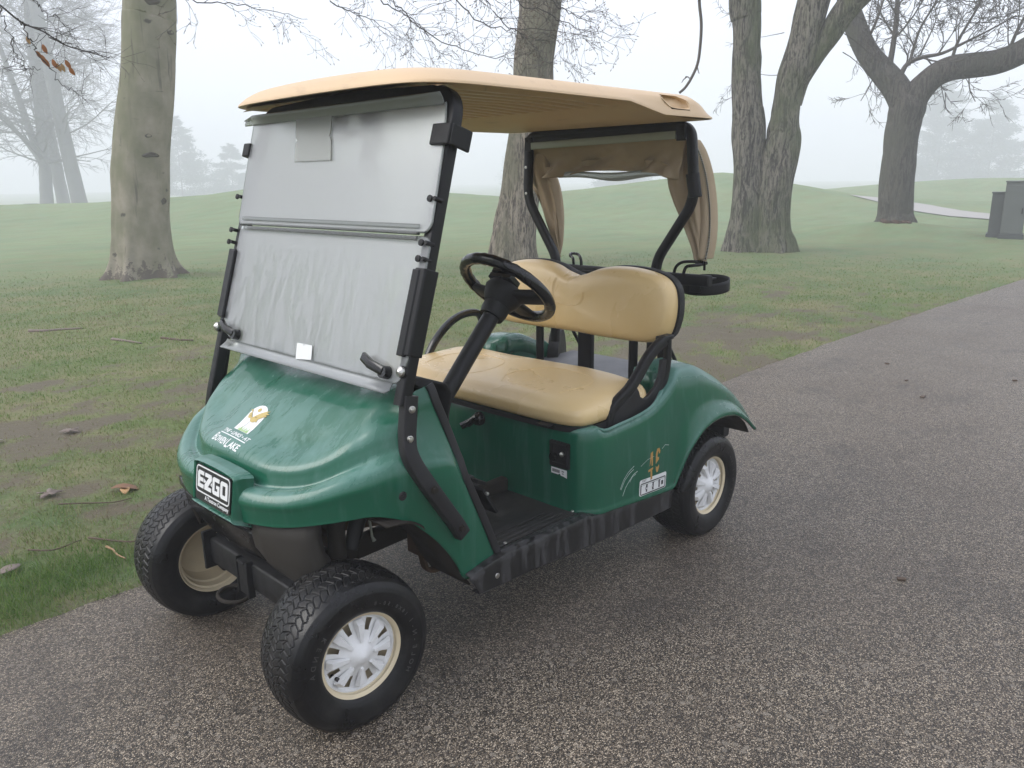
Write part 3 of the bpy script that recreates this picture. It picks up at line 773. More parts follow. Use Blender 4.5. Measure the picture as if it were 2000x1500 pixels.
for dz, L in ((0, .30), (.009, .24), (.018, .17)): mb.bar([(-.02, -.30, .272 - dz), (-.02, 0, .262 - dz), (-.02, .30, .272 - dz)], .05, .007)
mb.build('leaf_spring', M['rust'], cart)
for s in (1, -1):
    mb = MB(); mb.tube([(-.045, .305 * s, .26), (-.07, .285 * s, .60)], .011, 10); mb.tube([(-.056, .297 * s, .40), (-.07, .285 * s, .60)], .026, 16)
    mb.lathe([(0, 0), (0, .03), (.01, .03), (.01, 0)], (-.055, .298 * s, .395), (-.07, -.06 * s, 1), 16)
    mb.build('shock_absorber', M['under'], cart)
    mb = MB(); pts = []
    for k in range(40): pts.append((-.15 - k * .003 + .0, .27 * s, .48 + k * .004))
    mb.tube([(-.10, .30 * s, .42), (-.13, .29 * s, .48), (-.17, .27 * s, .53), (-.22, .24 * s, .58)], [.020, .024, .026, .030], 12); mb.build('rubber_boot', M['blackmatt'], cart)
    mb = MB(); mb.bar([(0, .32 * s, .27), (-.01, .335 * s, .18)], .05, .04, (1, 0, 0)); mb.lathe([(0, 0), (0, .035), (.06, .03), (.06, 0)], (0, .33 * s, .222), (0, s, 0), 16)
    mb.build('spindle', M['under'], cart)
mb = MB(); mb.tube([(-.11, .31, .215), (-.115, -.31, .215)], .010, 8); mb.build('tie_rod', M['under'], cart)
mb = MB(); mb.bar(fillet([(-.30, .33, .50), (-.345, .335, .265), (-.43, .335, .255)], .03), .012, .028, (0, 1, 0)); mb.build('floor_support_bracket', M['rust'], cart)
mb = MB(); mb.box((-.43, .30, .295), (.05, .02, .07)); mb.lathe([(0, 0), (0, .030), (.02, .030), (.02, .012), (.024, 0)], (-.415, .31, .275), (0, 1, 0), 18); mb.box((-.40, .26, .33), (.09, .05, .06)); mb.build('brake_cable_mount', M['rust'], cart, smooth=False)
mb = MB(); mb.bar([(-.12, .05, .40), (-.30, .28, .46)], .035, .045); mb.bar([(-.12, -.20, .40), (-.12, .20, .395)], .03, .04); mb.build('steering_box_link', M['rust'], cart)
mb = MB(); mb.tube([(-.215, .23, .50), (-.218, .24, .40), (-.222, .245, .385)], [.004, .004, .007], 8); mb.build('hanging_cable', M['alu'], cart)
# inner wheel-arch liner behind each front wheel
for s in (1, -1):
    mb = MB(); lin = cat1([(-.06, .575), (-.12, .568), (-.17, .545), (-.22, .488), (-.265, .43), (-.305, .355), (-.345, .295)], 4); rows = []
    for y0 in (.530, .36): rows.append([(x - .006, y0 * s, z - .004) for x, z in lin])
    mb.grid(rows); mb.build('wheel_arch_liner', M['under'], cart, solid=.006)

# ---------------- floor, sills
mb = MB(); rows = []
for y in np.linspace(-.53, .53, 5): rows.append([(-.30, y, .42), (-.40, y, .352), (-.47, y, .341), (-.88, y, .338), (-.90, y, .338)])
mb.grid(rows); floor = mb.build('floor_mat', M['floor'], cart, sharp=0, solid=.012)
mb = MB()
for s in (1,):
    for q in range(4): mb.bar([(-.47 - .02 * q, (.505 - .022 * q) * s, .349), (-.845 + .02 * q, (.505 - .022 * q) * s, .347)], .009, .007)
mb.build('floor_rib', M['floor'], floor)
for s in (1, -1):
    top = [(-.322, .336), (-.45, .352), (-.60, .350), (-.84, .345), (-.875, .343), (-.91, .334), (-1.12, .318), (-1.30, .303), (-1.385, .295)]
    bot = [(-.36, .268), (-.45, .262), (-.60, .255), (-.84, .238), (-.90, .233), (-.95, .230), (-1.12, .224), (-1.30, .218), (-1.37, .216)]
    T_ = cat1(top, 5); B_ = cat1(bot, 5); rows = []
    for (xt, zt), (xb, zb) in zip(T_, B_):
        rows.append([(xt, .525 * s, zt + .004), (xt, .548 * s, zt + .006), (xt, .562 * s, zt + .001), (xt, .566 * s, zt - .010), (lerp(xt, xb, .3), .563 * s, lerp(zt, zb, .3)), (lerp(xt, xb, .9), .566 * s, lerp(zt, zb, .93)), (xb, .560 * s, zb), (xb, .53 * s, zb)])
    mb = MB(); mb.grid(rows); rk = mb.build('rocker_panel', M['rocker'], cart, sharp=40, solid=.004)
    for sx in (-.43, ):
        mb = MB(); mb.lathe([(0, .009), (.002, .008), (.003, 0.0001)], (sx, .567 * s, .302), (0, s, 0), 12); mb.build('screw', M['steel'], rk)
    for sx, sy in ((-.52, .512), (-.845, .512)):
        mb = MB(); mb.lathe([(0, .006), (.003, .005), (.004, 0.0001)], (sx, sy * s, .358), (0, 0, 1), 12); mb.build('screw', M['steel'], rk)

# ---------------- rear body
def rear_cols(s):
    st = []                                    # (bottom point x,y,z), (side y), top z, inner y, flare
    zt = lambda x: float(np.interp(-x, [.86, 1.0, 1.15, 1.28, 1.36, 1.44, 1.55, 1.70, 1.82, 1.90, 1.96, 2.0], [.626, .620, .628, .650, .700, .752, .742, .680, .600, .532, .470, .41]))
    zb = lambda x: float(np.interp(-x, [.86, 1.0, 1.2, 1.37, 1.385, 1.40, 1.43, 1.48, 1.55, 1.64, 1.74, 1.83, 1.90, 1.945, 1.97], [.338, .33, .31, .296, .31, .355, .42, .470, .505, .520, .512, .484, .440, .405, .39]))
    C_ = []
    for y in (0, .15, .30, .42): C_.append(((-.865, y), (1, 0), .0, .636, .333, 0))
    for a in (20, 45, 70): C_.append(((-.965 + .10 * math.cos(rad(a)), .465 + .10 * math.sin(rad(a))), (math.cos(rad(a)), math.sin(rad(a))), .0, .636, .334, 0))
    for x in (-.97, -1.05, -1.15, -1.25, -1.33, -1.375, -1.395, -1.43, -1.48, -1.55, -1.64, -1.74, -1.82, -1.89, -1.935, -1.955):
        C_.append(((x, .565 + .005 * sstep(-1.0, -1.3, x)), (0, 1), 0, zt(x), zb(x), float(sstep(1.36, 1.46, -x))))
    out = []
    for (x, y), n, _, t, b, fl in C_:
        nx, ny = n; D = lambda d, z: np.array([x + nx * d, y + ny * d, z])
        b = min(b, t - .05) if x > -1.9 else min(b, t - .03); H = t - b
        inn = .543 if x > -1.18 else float(np.interp(-x, [1.18, 1.30, 1.36, 1.42], [.543, .540, .50, .38]))
        r = [D(-.02 + .045 * fl, b), D(.002 + .030 * fl, b), D(.003 + .031 * fl, b + min(.012, H * .1)), D(.000 + .026 * fl, b + min(.030, H * .2)), D(.000 + .007 * fl, b + H * .36), D(0, b + H * .55), D(-.004 - .008 * fl, b + H * .80), D(-.012 - .02 * fl, t - min(.014, H * .1)), D(-.026 - .03 * fl, t)]
        if nx > .9 or x > -.96 and nx > 0: r += [D(-.045, t + .002), D(-.06, t), D(-.07, t - .04)]
        else:
            r += [np.array([x, lerp(y, inn, .6), t + .006 * fl]), np.array([x, inn, t + .004 * fl]), np.array([x, inn - .012, t - .07])]
        out.append(np.array(r) * [1, s, 1])
    return out
for_far = []
for s in (1, -1):
    cs = rear_cols(s); cs = [cat1(c, 3) for c in cs]; arr = np.array(cs)
    arr = np.stack([cat1(arr[:, r], 3) for r in range(arr.shape[1])], 1); for_far.append(arr)
net2 = np.concatenate([for_far[1][:0:-1], for_far[0]], 0)
mb = MB(); mb.grid([[tuple(p) for p in c] for c in net2]); rear = mb.build('rear_body', M['green'], cart, sharp=50, solid=.004)
bvh_rear = BVHTree.FromPolygons([v.co for v in rear.data.vertices], [tuple(p.vertices) for p in rear.data.polygons])
# inner green wall of each rear fender and the black bag well between them
for s in (1, -1):
    mb = MB(); mb.grid([[(-1.38, .375 * s, z), (-1.50, .372 * s, z), (-1.70, .372 * s, min(z, .70)), (-1.90, .372 * s, min(z, .55))] for z in (.50, .60, .69, .742)])
    mb.grid([[(-1.375, .375 * s, z), (-1.375, .50 * s, z)] for z in (.62, .68, .735)])
    mb.build('fender_inner_wall', M['green'], cart, sharp=30, solid=.004)
mb = MB(); mb.box((-1.66, 0, .610), (.50, .74, .02)); mb.box((-1.42, 0, .635), (.02, .74, .07)); mb.build('bag_well_floor', plain('worn_grey_deck', (.10, .10, .105), .5, var=.4, scale=12, bump=.2), cart, smooth=False, bevel=.004)
mb = MB(); mb.lathe([(0, .0001), (0, .165), (.02, .175), (.05, .175), (.05, .0001)], (-1.86, -.40, .56), (.55, -.85, 0), 40); mb.build('bag_well_guard', M['blackmatt'], cart)
mb = MB(); mb.box((-1.93, 0, .47), (.03, .80, .12)); mb.bar([(-1.99, -.45, .36), (-1.99, .45, .36)], .05, .07); mb.build('rear_bumper', M['blackmatt'], cart, bevel=.004)
for s in (1, -1):
    mb = MB(); mb.grid([[(x, y0 * s, z + .004) for x, z in [(-1.37, .30), (-1.40, .37), (-1.44, .43), (-1.49, .475), (-1.56, .507), (-1.65, .520), (-1.75, .510), (-1.84, .480), (-1.91, .43), (-1.95, .38)]] for y0 in (.575, .40)])
    mb.build('rear_wheel_liner', M['under'], cart, solid=.006)
    mb = MB(); mb.box((-1.82, .42 * s, .42), (.06, .03, .14)); mb.tube([(-1.72, .40 * s, .25), (-1.78, .39 * s, .52)], .024, 12); mb.build('rear_shock_absorber', M['rust'], cart)
mb = MB(); mb.tube([(-1.66, -.42, .222), (-1.66, .42, .222)], .035, 12); mb.lathe([(-.10, 0.001), (-.10, .09), (.10, .09), (.10, .001)], (-1.66, .05, .222), (0, 1, 0), 20); mb.box((-1.45, 0, .33), (.5, .5, .18)); mb.build('rear_axle', M['under'], cart, bevel=.01)

# number, maker's sticker and scratches on the rear quarter
def rq(name, polys, x, z, mat, tilt=0.0, off=.0028, ux=(-1, 0, .03), parent=None):
    return decal(name, polys, bvh_rear, (x, .60, z), ux, (.05 + tilt, 0, 1), mat, parent or cart, off)
st = rq('maker_sticker', [rrect(.168, .062, .008)], -1.236, .357, M['white'], ux=(-1, 0, -.055))
def onst(name, polys, mat, off): return rq(name, polys, -1.236, .357, mat, off=off, ux=(-1, 0, -.055), parent=st)
onst('sticker_frame', [[(a, b - .006) for a, b in p] for p in ring_quads(.158, .046, .007, .0045)], M['ink'], .0036)
lp, wl = maker_polys(.029, .24); sc = .146 / wl
onst('sticker_outline', [[(-.073, -.021), (.073, -.021), (.073, .009), (-.073, .009)]], M['ink'], .0034)
for ps in lp: onst('sticker_letter', [[(a * sc, b - .006) for a, b in p] for p in ps], M['white'], .0042)
onst('sticker_small_print', [[(a, b) for a, b in p] for p in [[(x - .058, y + .0215) for x, y in q] for q in text_polys('TXT', .010, 'CENTER', .0002, 1.4)]], M['ink'], .0038)
gold1 = [[(-.014, .000), (-.008, .052), (.006, .056), (.006, .000), (-.002, .0), (-.004, .030), (-.009, .010)]]
gold2 = [[(.024, .000), (.024, .040), (.032, .058), (.046, .058), (.052, .046), (.050, .036), (.042, .036), (.042, .046), (.037, .044), (.034, .030), (.036, .022), (.044, .024), (.044, .014)]]
gold3 = [[(-.022, -.018), (-.022, -.010), (.008, -.006), (.008, -.014), (.002, -.016), (.004, -.050), (-.008, -.054), (-.008, -.018)]]
gold4 = [[(.024, -.008), (.032, -.014), (.038, -.012), (.044, -.006), (.046, -.016), (.038, -.034), (.030, -.034), (.026, -.024)]]
gn = rq('gold_number', gold1 + gold2 + gold3 + gold4, -1.225, .430, M['gold'])
scr = []
def stroke(pts, w):
    out = []
    for (a, b), (c, d) in zip(pts[:-1], pts[1:]):
        L = math.hypot(c - a, d - b) + 1e-9; nx, ny = -(d - b) / L * w, (c - a) / L * w
        out.append([(a - nx, b - ny), (c - nx, d - ny), (c + nx, d + ny), (a + nx, b + ny)])
    return out
for pts, w in (([(-.060, -.030), (-.040, .000), (-.015, .020), (.020, .034)], .0012), ([(-.056, -.034), (-.034, -.004), (-.006, .014), (.018, .022)], .0012),
               ([(-.046, -.060), (-.030, -.034), (-.010, -.016), (.015, .002), (.040, .008)], .0014), ([(-.005, -.020), (.010, -.004), (.030, .000)], .0010),
               ([(.06, .02), (.10, .034), (.14, .036)], .0007), ([(.15, .030), (.165, .024)], .0009), ([(.19, .050), (.21, .060), (.235, .052)], .0009)):
    rq('scratch', stroke(pts, w), -1.098, .425, M['scratch'])
# under-seat front panel: key panel, selector knob, label
mb = MB(); FX = -.862
kp = flat('key_panel', [rrect(.086, .092, .004)], (FX, .441, .540), (0, 1, 0), (0, 0, 1), (1, 0, 0), -.004, .004, M['blackmatt'], cart)
flat('key_panel_frame', ring_quads(.070, .074, .004, .006), (FX, .441, .542), (0, 1, 0), (0, 0, 1), (1, 0, 0), .004, .007, M['blackmatt'], kp)
mb = MB(); mb.lathe([(0, .014), (.016, .0135), (.016, .010), (.004, .009), (.003, .0001)], (FX + .004, .423, .530), (1, -.2, .1), 24); mb.build('socket', M['blackgloss'], kp)
mb = MB(); mb.lathe([(0, .009), (.006, .008), (.009, .004), (.010, .0001)], (FX + .004, .456, .545), (1, 0, 0), 20); mb.build('key_switch', M['steel'], kp)
lb = flat('panel_label', [[(-.036, .012), (.034, .012), (.034, -.016), (.016, -.012), (.008, -.012), (.002, -.006), (-.004, -.010), (-.036, -.010)]], (FX, .441, .478), (0, 1, 0), (0, 0, 1), (1, 0, 0), .0022, .003, M['white'], cart)
flat('label_print', [[(-.030 + .0042 * k, -.004), (-.0275 + .0042 * k, -.004), (-.0275 + .0042 * k, .007), (-.030 + .0042 * k, .007)] for k in range(8)] + [[(.012, .003), (.022, .003), (.022, .006), (.012, .006)], [(.014, -.005), (.020, -.005), (.020, -.002), (.014, -.002)]], (FX, .441, .478), (0, 1, 0), (0, 0, 1), (1, 0, 0), .003, .0036, M['ink'], lb)
mb = MB(); mb.lathe([(0, .026), (.012, .026), (.026, .020), (.030, .0001)], (FX, .052, .590), (1, 0, 0), 28); mb.bar([(FX + .02, .056, .600), (FX + .045, .028, .572)], .026, .026, (1, 0, 0), .3)
mb.tube([(FX + .040, .034, .580), (FX + .062, .014, .566)], .0135, 16); mb.build('direction_selector', M['blackgloss'], cart)
mb = MB(); mb.box((FX + .012, .385, .640), (.035, .05, .006)); mb.build('seat_catch', M['blackmatt'], cart, smooth=False)

# ---------------- seats
def cushion(name, out, dome, mat, parent, axis_rows): pass
def superpt(a, hx, hy, n): c, s_ = math.cos(a), math.sin(a); return hx * math.copysign(abs(c) ** (2 / n), c), hy * math.copysign(abs(s_) ** (2 / n), s_)
def bottom_cushion():
    cx, cy_, hx, hy = -1.088, 0.0, .230, .522
    mb = MB(); N = 96; prof = [(.93, .640), (.985, .644), (1.0, .660), (1.0, .676), (.985, .694), (.955, .710), (.91, .722), (.82, .733), (.66, .739), (.45, .741), (.2, .742)]
    rows = []
    for q, (sc, z) in enumerate(prof):
        r = []
        for k in range(N):
            x, y = superpt(2 * math.pi * k / N, hx, hy, 5.5)
            rx = sc if sc > .9 else sc; ix = hx - (1 - sc) * .222 * 1.0; iy = hy - (1 - sc) * .30
            x, y = superpt(2 * math.pi * k / N, ix, iy, 7.5 - (1 - sc) * 4)
            zz = z + (.014 * (x / hx) ** 2 * 0) - .012 * (1 + x / hx) / 2 * (q > 4) * 1.0 + .004 * math.sin(y * 9) * (q > 5)
            zz += .006 * math.exp(-((abs(y) - .26) / .16) ** 2) * -(q > 7)
            r.append((cx + x, cy_ + y, zz))
        rows.append(r)
    mb.grid(rows, closed_u=True); n = len(mb.v); mb.v.append((cx, cy_, .736)); b = n - N
    for k in range(N): mb.f.append((b + k, b + (k + 1) % N, n))
    sb = mb.build('seat_cushion', M['seat'], cart, sharp=0)
    mb = MB(); r0 = [(cx + x, cy_ + y, z) for z in (0,) for x, y in [superpt(2 * math.pi * k / N, hx * 1.0, hy * 1.0, 7.5) for k in range(N)]]
    mb.grid([[(a, b_, z) for a, b_, _ in r0] for z in (.622, .642)], closed_u=True); mb.f.append(tuple(range(N)))
    mb.build('seat_base_tray', M['blackmatt'], sb, sharp=60)
    bv = BVHTree.FromPolygons([v.co for v in sb.data.vertices], [tuple(p.vertices) for p in sb.data.polygons])
    for sy in (-1, 1):
        mb = MB(); pts = cat1([(-.93, sy * .10, .7335), (-1.00, sy * .06, .7425), (-1.10, sy * .07, .7445), (-1.18, sy * .14, .7435), (-1.19, sy * .30, .7435), (-1.10, sy * .38, .7425), (-.95, sy * .36, .7340)], 6)
        pts = [(lambda h: (h[0] + Vector((0, 0, .0003))) if h[0] is not None else Vector(p))(bv.ray_cast(Vector((p[0], p[1], .9)), Vector((0, 0, -1)))) for p in pts]
        mb.tube(pts, .0011, 6); mb.build('seat_seam', M['seat'], sb)
bottom_cushion()
def back_cushion():
    # two-humped backrest outline in (y,z), leaning slightly back
    o = [(0, .835), (.20, .832), (.38, .836), (.445, .862), (.468, .92), (.470, .99), (.452, 1.050), (.40, 1.088), (.30, 1.108), (.20, 1.110), (.12, 1.098), (.06, 1.076), (0, 1.060)]
    L = cat1([( -y, z) for y, z in o[::-1]] + [(y, z) for y, z in o[1:]], 5)
    L = L[:-1]; n = len(L); cy_, cz = .028, .965
    X = lambda z, d: -1.452 - (z - .84) * .10 + d
    def zf(y, z, sc): return lerp(z, max(z, 1.102), {.75: .45, .5: 1, .25: 1}.get(sc, 0)) if z > 1.0 and abs(y) < .24 else z
    mb = MB(); rows = []
    for sc, d in ((1.0, -.012), (1.012, .000), (1.0, .022), (.965, .046), (.90, .058), (.75, .068), (.5, .074), (.25, .076)):
        rows.append([(X(cz + (z - cz) * sc, d + .004 * math.sin(y * 7)), cy_ + y - (1 - sc) * .0 * y if False else cy_ + y * (1 - (1 - sc) * (.5 if sc > .8 else 1)), cz + (zf(y, z, sc) - cz) * sc) for y, z in L])
    mb.grid(rows, closed_u=True); b = len(mb.v) - n; mb.v.append((X(cz, .0765), cy_, cz)); c = len(mb.v) - 1
    for k in range(n): mb.f.append((b + k, b + (k + 1) % n, c))
    bc = mb.build('seat_back', M['seat'], cart, sharp=0)
    mb = MB(); rows = []
    for sc, d in ((1.0, -.050), (1.018, -.042), (1.022, -.006), (1.0, -.004)):
        rows.append([(X(cz + (z - cz) * sc, d), cy_ + y * sc, cz + (z - cz) * sc) for y, z in L])
    mb.grid(rows, closed_u=True); mb.f.append(tuple(range(n)))
    mb.build('seat_back_shell', M['blackmatt'], bc, sharp=60)
    for w, h in ((.075, .065), (.068, .058)):
        mb = MB(); pts = [(X(z, .0785 if abs(y) < .09 else .078), cy_ + y, z) for y, z in [(-w, 1.055), (-w - .012, 1.02), (-w - .004, .975), (-w + .02, .955), (.0, .950), (w - .02, .955), (w + .004, .975), (w + .014, 1.01)]]
        bv = BVHTree.FromPolygons([v.co for v in bc.data.vertices], [tuple(p.vertices) for p in bc.data.polygons])
        pts = [(lambda h: (h[0] + Vector((.0003, 0, 0))) if h[0] is not None else Vector(p))(bv.ray_cast(Vector((-1.0, p[1], p[2])), Vector((-1, 0, 0)))) for p in cat1(pts, 5)]
        mb.tube(pts, .0012, 6); mb.build('seat_back_seam', M['seat'], bc)
back_cushion()
for y in (.30, -.20):
    mb = MB(); mb.bar([(-1.475, y, .60), (-1.475, y, .90)], .034, .034); mb.build('seat_back_post', M['black'], cart, bevel=.002)
    mb = MB(); mb.tube([(-1.55, y + .06, .90), (-1.72, y + .09, .62)], .008, 8); mb.tube([(-1.60, y + .07, .815), (-1.61, y + .072, .80)], .014, 8); mb.build('seat_back_brace', M['black'], cart)
mb = MB(); mb.bar([(-1.60, -.04, .62), (-1.60, -.04, .90)], .030, .075, (0, 1, 0)); mb.build('roof_support_post', M['black'], cart, bevel=.002)
mb = MB(); mb.bar([(-1.60, .36, .62), (-1.60, .36, .90)], .030, .045, (0, 1, 0)); mb.build('roof_support_post', M['black'], cart, bevel=.002)

# hip restraints: a plate with a rising arm each side
def hip(s):
    Y = .520 * s
    lowp = [(-1.039, .622), (-1.047, .668), (-1.080, .688), (-1.130, .702), (-1.178, .735), (-1.198, .708), (-1.206, .688), (-1.228, .676), (-1.256, .679), (-1.303, .706), (-1.328, .740), (-1.338, .800), (-1.372, .800), (-1.386, .740), (-1.374, .690), (-1.350, .650), (-1.300, .626), (-1.153, .614), (-1.060, .606)]
    mb = MB(); mb.prism(lowp, (0, Y, 0), (1, 0, 0), (0, 0, 1), (0, 1, 0), -.008, .008)
    hp = mb.build('hip_restraint', M['trim'] if s > 0 else M['blackgloss'], cart, smooth=True, sharp=30, bevel=.004, seg=3)
    mb = MB(); mb.bar(cat1([(-1.034, Y - .006 * s, .606), (-1.046, Y - .006 * s, .662), (-1.088, Y - .006 * s, .693), (-1.150, Y - .006 * s, .722), (-1.208, Y - .006 * s, .768), (-1.262, Y - .006 * s, .818), (-1.312, Y - .004 * s, .850), (-1.362, Y - .004 * s, .868)], 5), .044, .030, (0, 1, 0), .35); mb.build('hip_restraint_arm', M['black'], hp)
    mb = MB(); mb.bar(fillet([(-1.378, Y, .870), (-1.384, Y, .79), (-1.366, Y, .72), (-1.330, Y, .665)], .05), .032, .024, (0, 1, 0), .35); mb.build('hip_restraint_strut', M['black'], hp)
    mb = MB(); mb.box((-1.375, Y - .01, .876), (.075, .034, .018)); mb.build('hip_restraint_cap', M['black'], hp, bevel=.004)
    mb = MB(); mb.box((-1.15, Y - .01 * s, .608), (.26, .020, .034)); mb.build('hip_restraint_base', M['blackmatt'], hp, smooth=False)
    return hp
hip(1)
Y = -.50
mb = MB(); mb.bar(cat1([(-1.03, Y, .62), (-1.075, Y, .70), (-1.12, Y, .765), (-1.19, Y, .825), (-1.26, Y, .858), (-1.33, Y, .868), (-1.385, Y, .858), (-1.41, Y, .82), (-1.418, Y, .75), (-1.42, Y, .66)], 5), .034, .028, (0, 1, 0), .4); hp = mb.build('hip_restraint', M['blackgloss'], cart)
mb = MB(); mb.prism([(-1.34, .64), (-1.30, .69), (-1.36, .74), (-1.405, .80), (-1.43, .80), (-1.43, .64)], (0, Y, 0), (1, 0, 0), (0, 0, 1), (0, 1, 0), -.008, .010); mb.build('hip_restraint_plate', M['blackmatt'], hp, smooth=False)

# ---------------- steering
SC = Vector((-.783, .274, 1.093)); SD = Vector((-.680, .0, .735)).normalized(); SU = Vector((0, 1, 0)); SV = SD.cross(SU).normalized()
mb = MB(); mb.tube([Vector((-.455, .272, .74)), SC - SD * .085], .028, 24); mb.build('steering_column', M['black'], cart)
mb = MB(); mb.lathe([(-.02, .026), (-.02, .040), (.0, .045), (.035, .045), (.04, .03)], SC - SD * .085, SD, 28); col_c = mb.build('column_collar', M['blackmatt'], cart)
mb = MB(); Rw = .158
mb.tube([SC + (SU * math.cos(a) + SV * math.sin(a)) * Rw + SD * .010 for a in np.linspace(0, 2 * math.pi, 64, endpoint=False)], [.0190 + .0012 * (math.sin(k * 64 / 64 * 2.6) if 30 < k < 60 else 0) for k in range(64)], 14, True, up=SD)
sw = mb.build('steering_wheel', M['blackgloss'], cart, sharp=0)
mb = MB()
mb.lathe([(-.060, .001), (-.060, .048), (-.035, .062), (-.010, .070), (.006, .064), (.012, .001)], SC, SD, 28)
for sgn in (1, -1):
    a0 = SC + SU * .03 * sgn - SD * .02; a1 = SC + SU * .10 * sgn - SV * -.012 - SD * .006; a2 = SC + SU * Rw * .985 * sgn - SV * -.02 + SD * .006
    mb.bar([a0, a1, a2], .066, .024, SD, .4)
    b1 = SC + SU * .075 * sgn + SV * .085 - SD * .004; b2 = SC + SU * .098 * sgn + SV * .120 + SD * .008
mb.bar([SC + SV * .02 - SD * .02, SC + SV * .09 - SD * .004, SC + SV * .150 + SD * .006], .075, .018, SD, .4)
mb.build('wheel_spokes', M['blackmatt'], sw, sharp=50)
mb = MB(); mb.box(SC + SD * .022 + SV * -.03, (.055, .10, .022), Matrix((( -SV.x, SU.x, SD.x), (-SV.y, SU.y, SD.y), (-SV.z, SU.z, SD.z)))); mb.box(SC + SD * .045 + SV * -.055, (.016, .085, .030), Matrix(((-SV.x, SU.x, SD.x), (-SV.y, SU.y, SD.y), (-SV.z, SU.z, SD.z)))); mb.build('scorecard_clip', M['blackgloss'], sw, smooth=False, bevel=.004)
mb = MB(); mb.tube([SC + SD * .058 + SV * -.058 + SU * -.028, SC + SD * .058 + SV * -.058 + SU * -.075], .0045, 8); mb.build('clip_pin', M['brass'], sw)
# pedals
mb = MB(); mb.box((-.60, .28, .485), (.045, .10, .012), Matrix.Rotation(rad(-25), 3, 'Y')); mb.bar([(-.44, .275, .49), (-.60, .28, .495)], .03, .012); mb.build('brake_pedal', M['blackmatt'], cart, smooth=False, bevel=.003)
mb = MB(); mb.box((-.625, .315, .415), (.012, .055, .12), Matrix.Rotation(rad(32), 3, 'Y')); mb.build('accelerator_pedal', M['blackmatt'], cart, smooth=False, bevel=.003)
mb = MB(); mb.lathe([(0, .006), (.01, .006), (.012, .0001)], (-.602, .345, .452), (0, 1, 0), 10); mb.build('pedal_bolt', M['steel'], cart)

# ---------------- front hoop (struts) and roof
HX = lambda z: -.181 - .319 * (z - .971)
for s in (1, -1):
    Y = .500 * s
    low = [(-.297, .564 * s, .484), (-.281, .564 * s, .514), (-.191, .560 * s, .652), (-.143, .536 * s, .748), (-.150, .524 * s, .80), (-.166, .516 * s, .875), (-.172, .514 * s, .905)]
    mb = MB(); mb.bar(fillet(low, [.02, .05, .06, .02, .02], 7), .043, .030, (0, s, .1), .14); lg = mb.build('front_strut_foot', M['trim'], cart, sharp=60)
    for p in ((-.165, .532 * s, .872), (-.147, .540 * s, .797)):
        mb = MB(); mb.lathe([(0, .010), (.002, .010), (.003, .0075), (.008, .006), (.009, .0001)], p, (0.25, s, 0), 16); mb.build('bolt', M['steel'], lg)
    for p in ((-.192, .576 * s, .652), (-.283, .580 * s, .512)):
        mb = MB(); mb.lathe([(0, .012), (.003, .011), (.003, .008), (.010, .008), (.010, .0001)], p, (0.1, s, 0), 6); mb.build('bolt', M['under'], lg)
hoop = [(HX(.86), .500, .86), (HX(1.62), .500, 1.62)]
pth = fillet([(HX(.88), .506, .88), (HX(1.20), .500, 1.20), (HX(1.672), .485, 1.672), (HX(1.672) - .0, 0, 1.690), (HX(1.672), -.485, 1.672), (HX(1.20), -.500, 1.20), (HX(.74), -.500, .74), (-.10, -.52, .66)], [.02, .075, .02, .075, .02, .04], 8)
mb = MB(); mb.bar(pth, .034, .036, (1, 0, .3), .14); mb.build('front_hoop', M['black'], cart, sharp=60)
mb = MB(); mb.box((-.405, .03, 1.655), (.018, .10, .022)); mb.build('roof_bracket', M['blackmatt'], cart, smooth=False)
